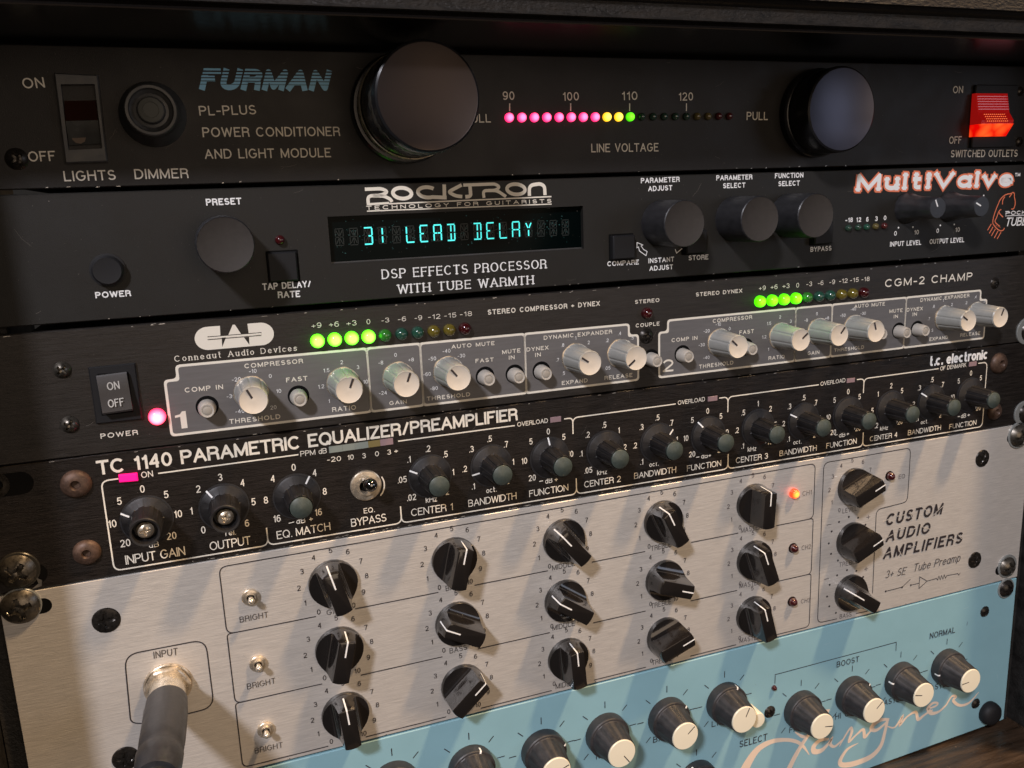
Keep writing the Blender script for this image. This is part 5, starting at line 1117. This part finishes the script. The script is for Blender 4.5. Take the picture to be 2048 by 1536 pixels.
# ------------------------------------------------------------------ rack case
CS = bpy.data.objects.new('rack_case', None); COL.objects.link(CS); CS.location = (.2415, 0, -.375)
CS['label'] = 'dark wooden rack case whose lid, floor and walls frame the stacked units'; CS['category'] = 'rack case'; CS.empty_display_size = .05
def case_part(name, x0, x1, y0, y1, z0, z1, m, bev=0., seg=4):
    """x right, y up, z out of the rack in mm"""
    bm = bmesh.new(); bmesh.ops.create_cube(bm, size=1)
    for v in bm.verts: v.co = Vector(((x0 + x1) / 2 + v.co.x * (x1 - x0), -((z0 + z1) / 2 + v.co.y * (z1 - z0)), (y0 + y1) / 2 + v.co.z * (y1 - y0))) * K
    if bev: bmesh.ops.bevel(bm, geom=list(bm.edges), offset=bev * K, segments=seg, affect='EDGES', profile=.5)
    bmesh.ops.recalc_face_normals(bm, faces=bm.faces)
    me_ = bpy.data.meshes.new(name); bm.to_mesh(me_); bm.free(); me_.materials.append(M[m]); me_.polygons.foreach_set('use_smooth', [True] * len(me_.polygons)); me_.set_sharp_from_angle(angle=.6)
    o = bpy.data.objects.new(name, me_); COL.objects.link(o); o.parent = CS; o.location = -CS.location; return o
case_part('lid', -20, 503, 4.2, 70, -60, 45.5, 'tolex', 2)
case_part('lid_lining', -6.4, 488.9, 1.2, 12, -10, 45.0, 'lip', 4.5, 8)
case_part('side_panel', -22, -6.5, -375, 2, -180, 40, 'caseblack', 3)
case_part('side_panel', 489, 503, -375, 2, -180, 40, 'caseblack', 3)
case_part('floor_panel', -6, 488.5, -375, -358.2, -180, 90, 'wood', 1.5)
case_part('rack_rail', -6, 16, -357.5, 1, -8, -3.6, 'caseblack', .4, 2)
case_part('rack_rail', 466, 488, -357.5, 1, -8, -3.6, 'caseblack', .4, 2)
random.seed(5); b = B()
for i in range(260):
    x = random.uniform(330, 488); z = random.uniform(1, 60); r = random.uniform(.08, .38) * (1.6 if random.random() < .08 else 1)
    b.add([(x * 1. - r, -z, -358.12), (x, -z - r, -358.12), (x + r, -z, -358.12), (x, -z + r, -358.12)], [(0, 1, 2, 3)])
o = put('dust_specks', b.me('dust_specks', 'dirt', 0), CS, 0, 0, 0); o.location = -CS.location; o['kind'] = 'stuff'

# dust and faint scratches on the faceplates
def dust(u, n, x0, x1, y0, y1, m, r0, r1, seed, scr=0, ms='scratch'):
    random.seed(seed); b = B()
    for i in range(n):
        x = random.uniform(x0, x1); y = random.uniform(y0, y1); r = random.uniform(r0, r1) * (2 if random.random() < .06 else 1); k = random.uniform(.5, 1)
        b.add([(x - r, y, .05), (x - r * .2, y - r * k, .05), (x + r, y + r * .2, .05), (x, y + r * k, .05)], [(0, 1, 2, 3)])
    o = put('dust_specks', mesh('dust_specks', b.v, b.f, m, ang=0), u, 0, 0, 0); o['kind'] = 'stuff'
    if scr:
        b = B()
        for i in range(scr):
            x = random.uniform(x0, x1); y = random.uniform(y0, y1); a = random.gauss(.1, .6); L = random.uniform(1, 7)
            ribbon(b, [(x, y), (x + L * .5 * math.cos(a), y + L * .5 * math.sin(a)), (x + L * math.cos(a + .15), y + L * math.sin(a + .15))], random.uniform(.04, .09), .055)
        o = put('fine_scratches', mesh('fine_scratches', b.v, b.f, ms, ang=0), u, 0, 0, 0); o['kind'] = 'stuff'
dustm = mat('grey_dust', (.16, .14, .12), .9)
dust(UF, 260, 2, 480, -42, -1, dustm, .05, .13, 21, 22, dustm); dust(UR, 300, 2, 480, -86, -46, dustm, .05, .13, 22, 18, dustm); dust(UD, 160, 2, 480, -132, -90, dustm, .05, .12, 23, 14, dustm); dust(UE, 160, 2, 480, -176, -135, dustm, .05, .12, 24, 10, dustm)
dust(UA, 130, 4, 480, -264, -180, mat('brown_speck', (.20, .15, .11), .8), .05, .14, 25, 40, 'inkfaint'); dust(UL, 60, 100, 480, -350, -270, dustm, .05, .13, 26, 16, mat('pale_paint_scuff', (.42, .56, .58), .5))
p = L2(1682, 100); put('paint_chip', B().add([(0, 0, 0), (.8, .3, 0), (1.2, 1.8, 0), (.5, 2.6, 0), (.3, 1.2, 0)], [(0, 1, 2, 3, 4)]).me('paint_chip', mat('grey_blue_smudge', (.16, .27, .33), .6), 0), UL, p[0], p[1], .06)
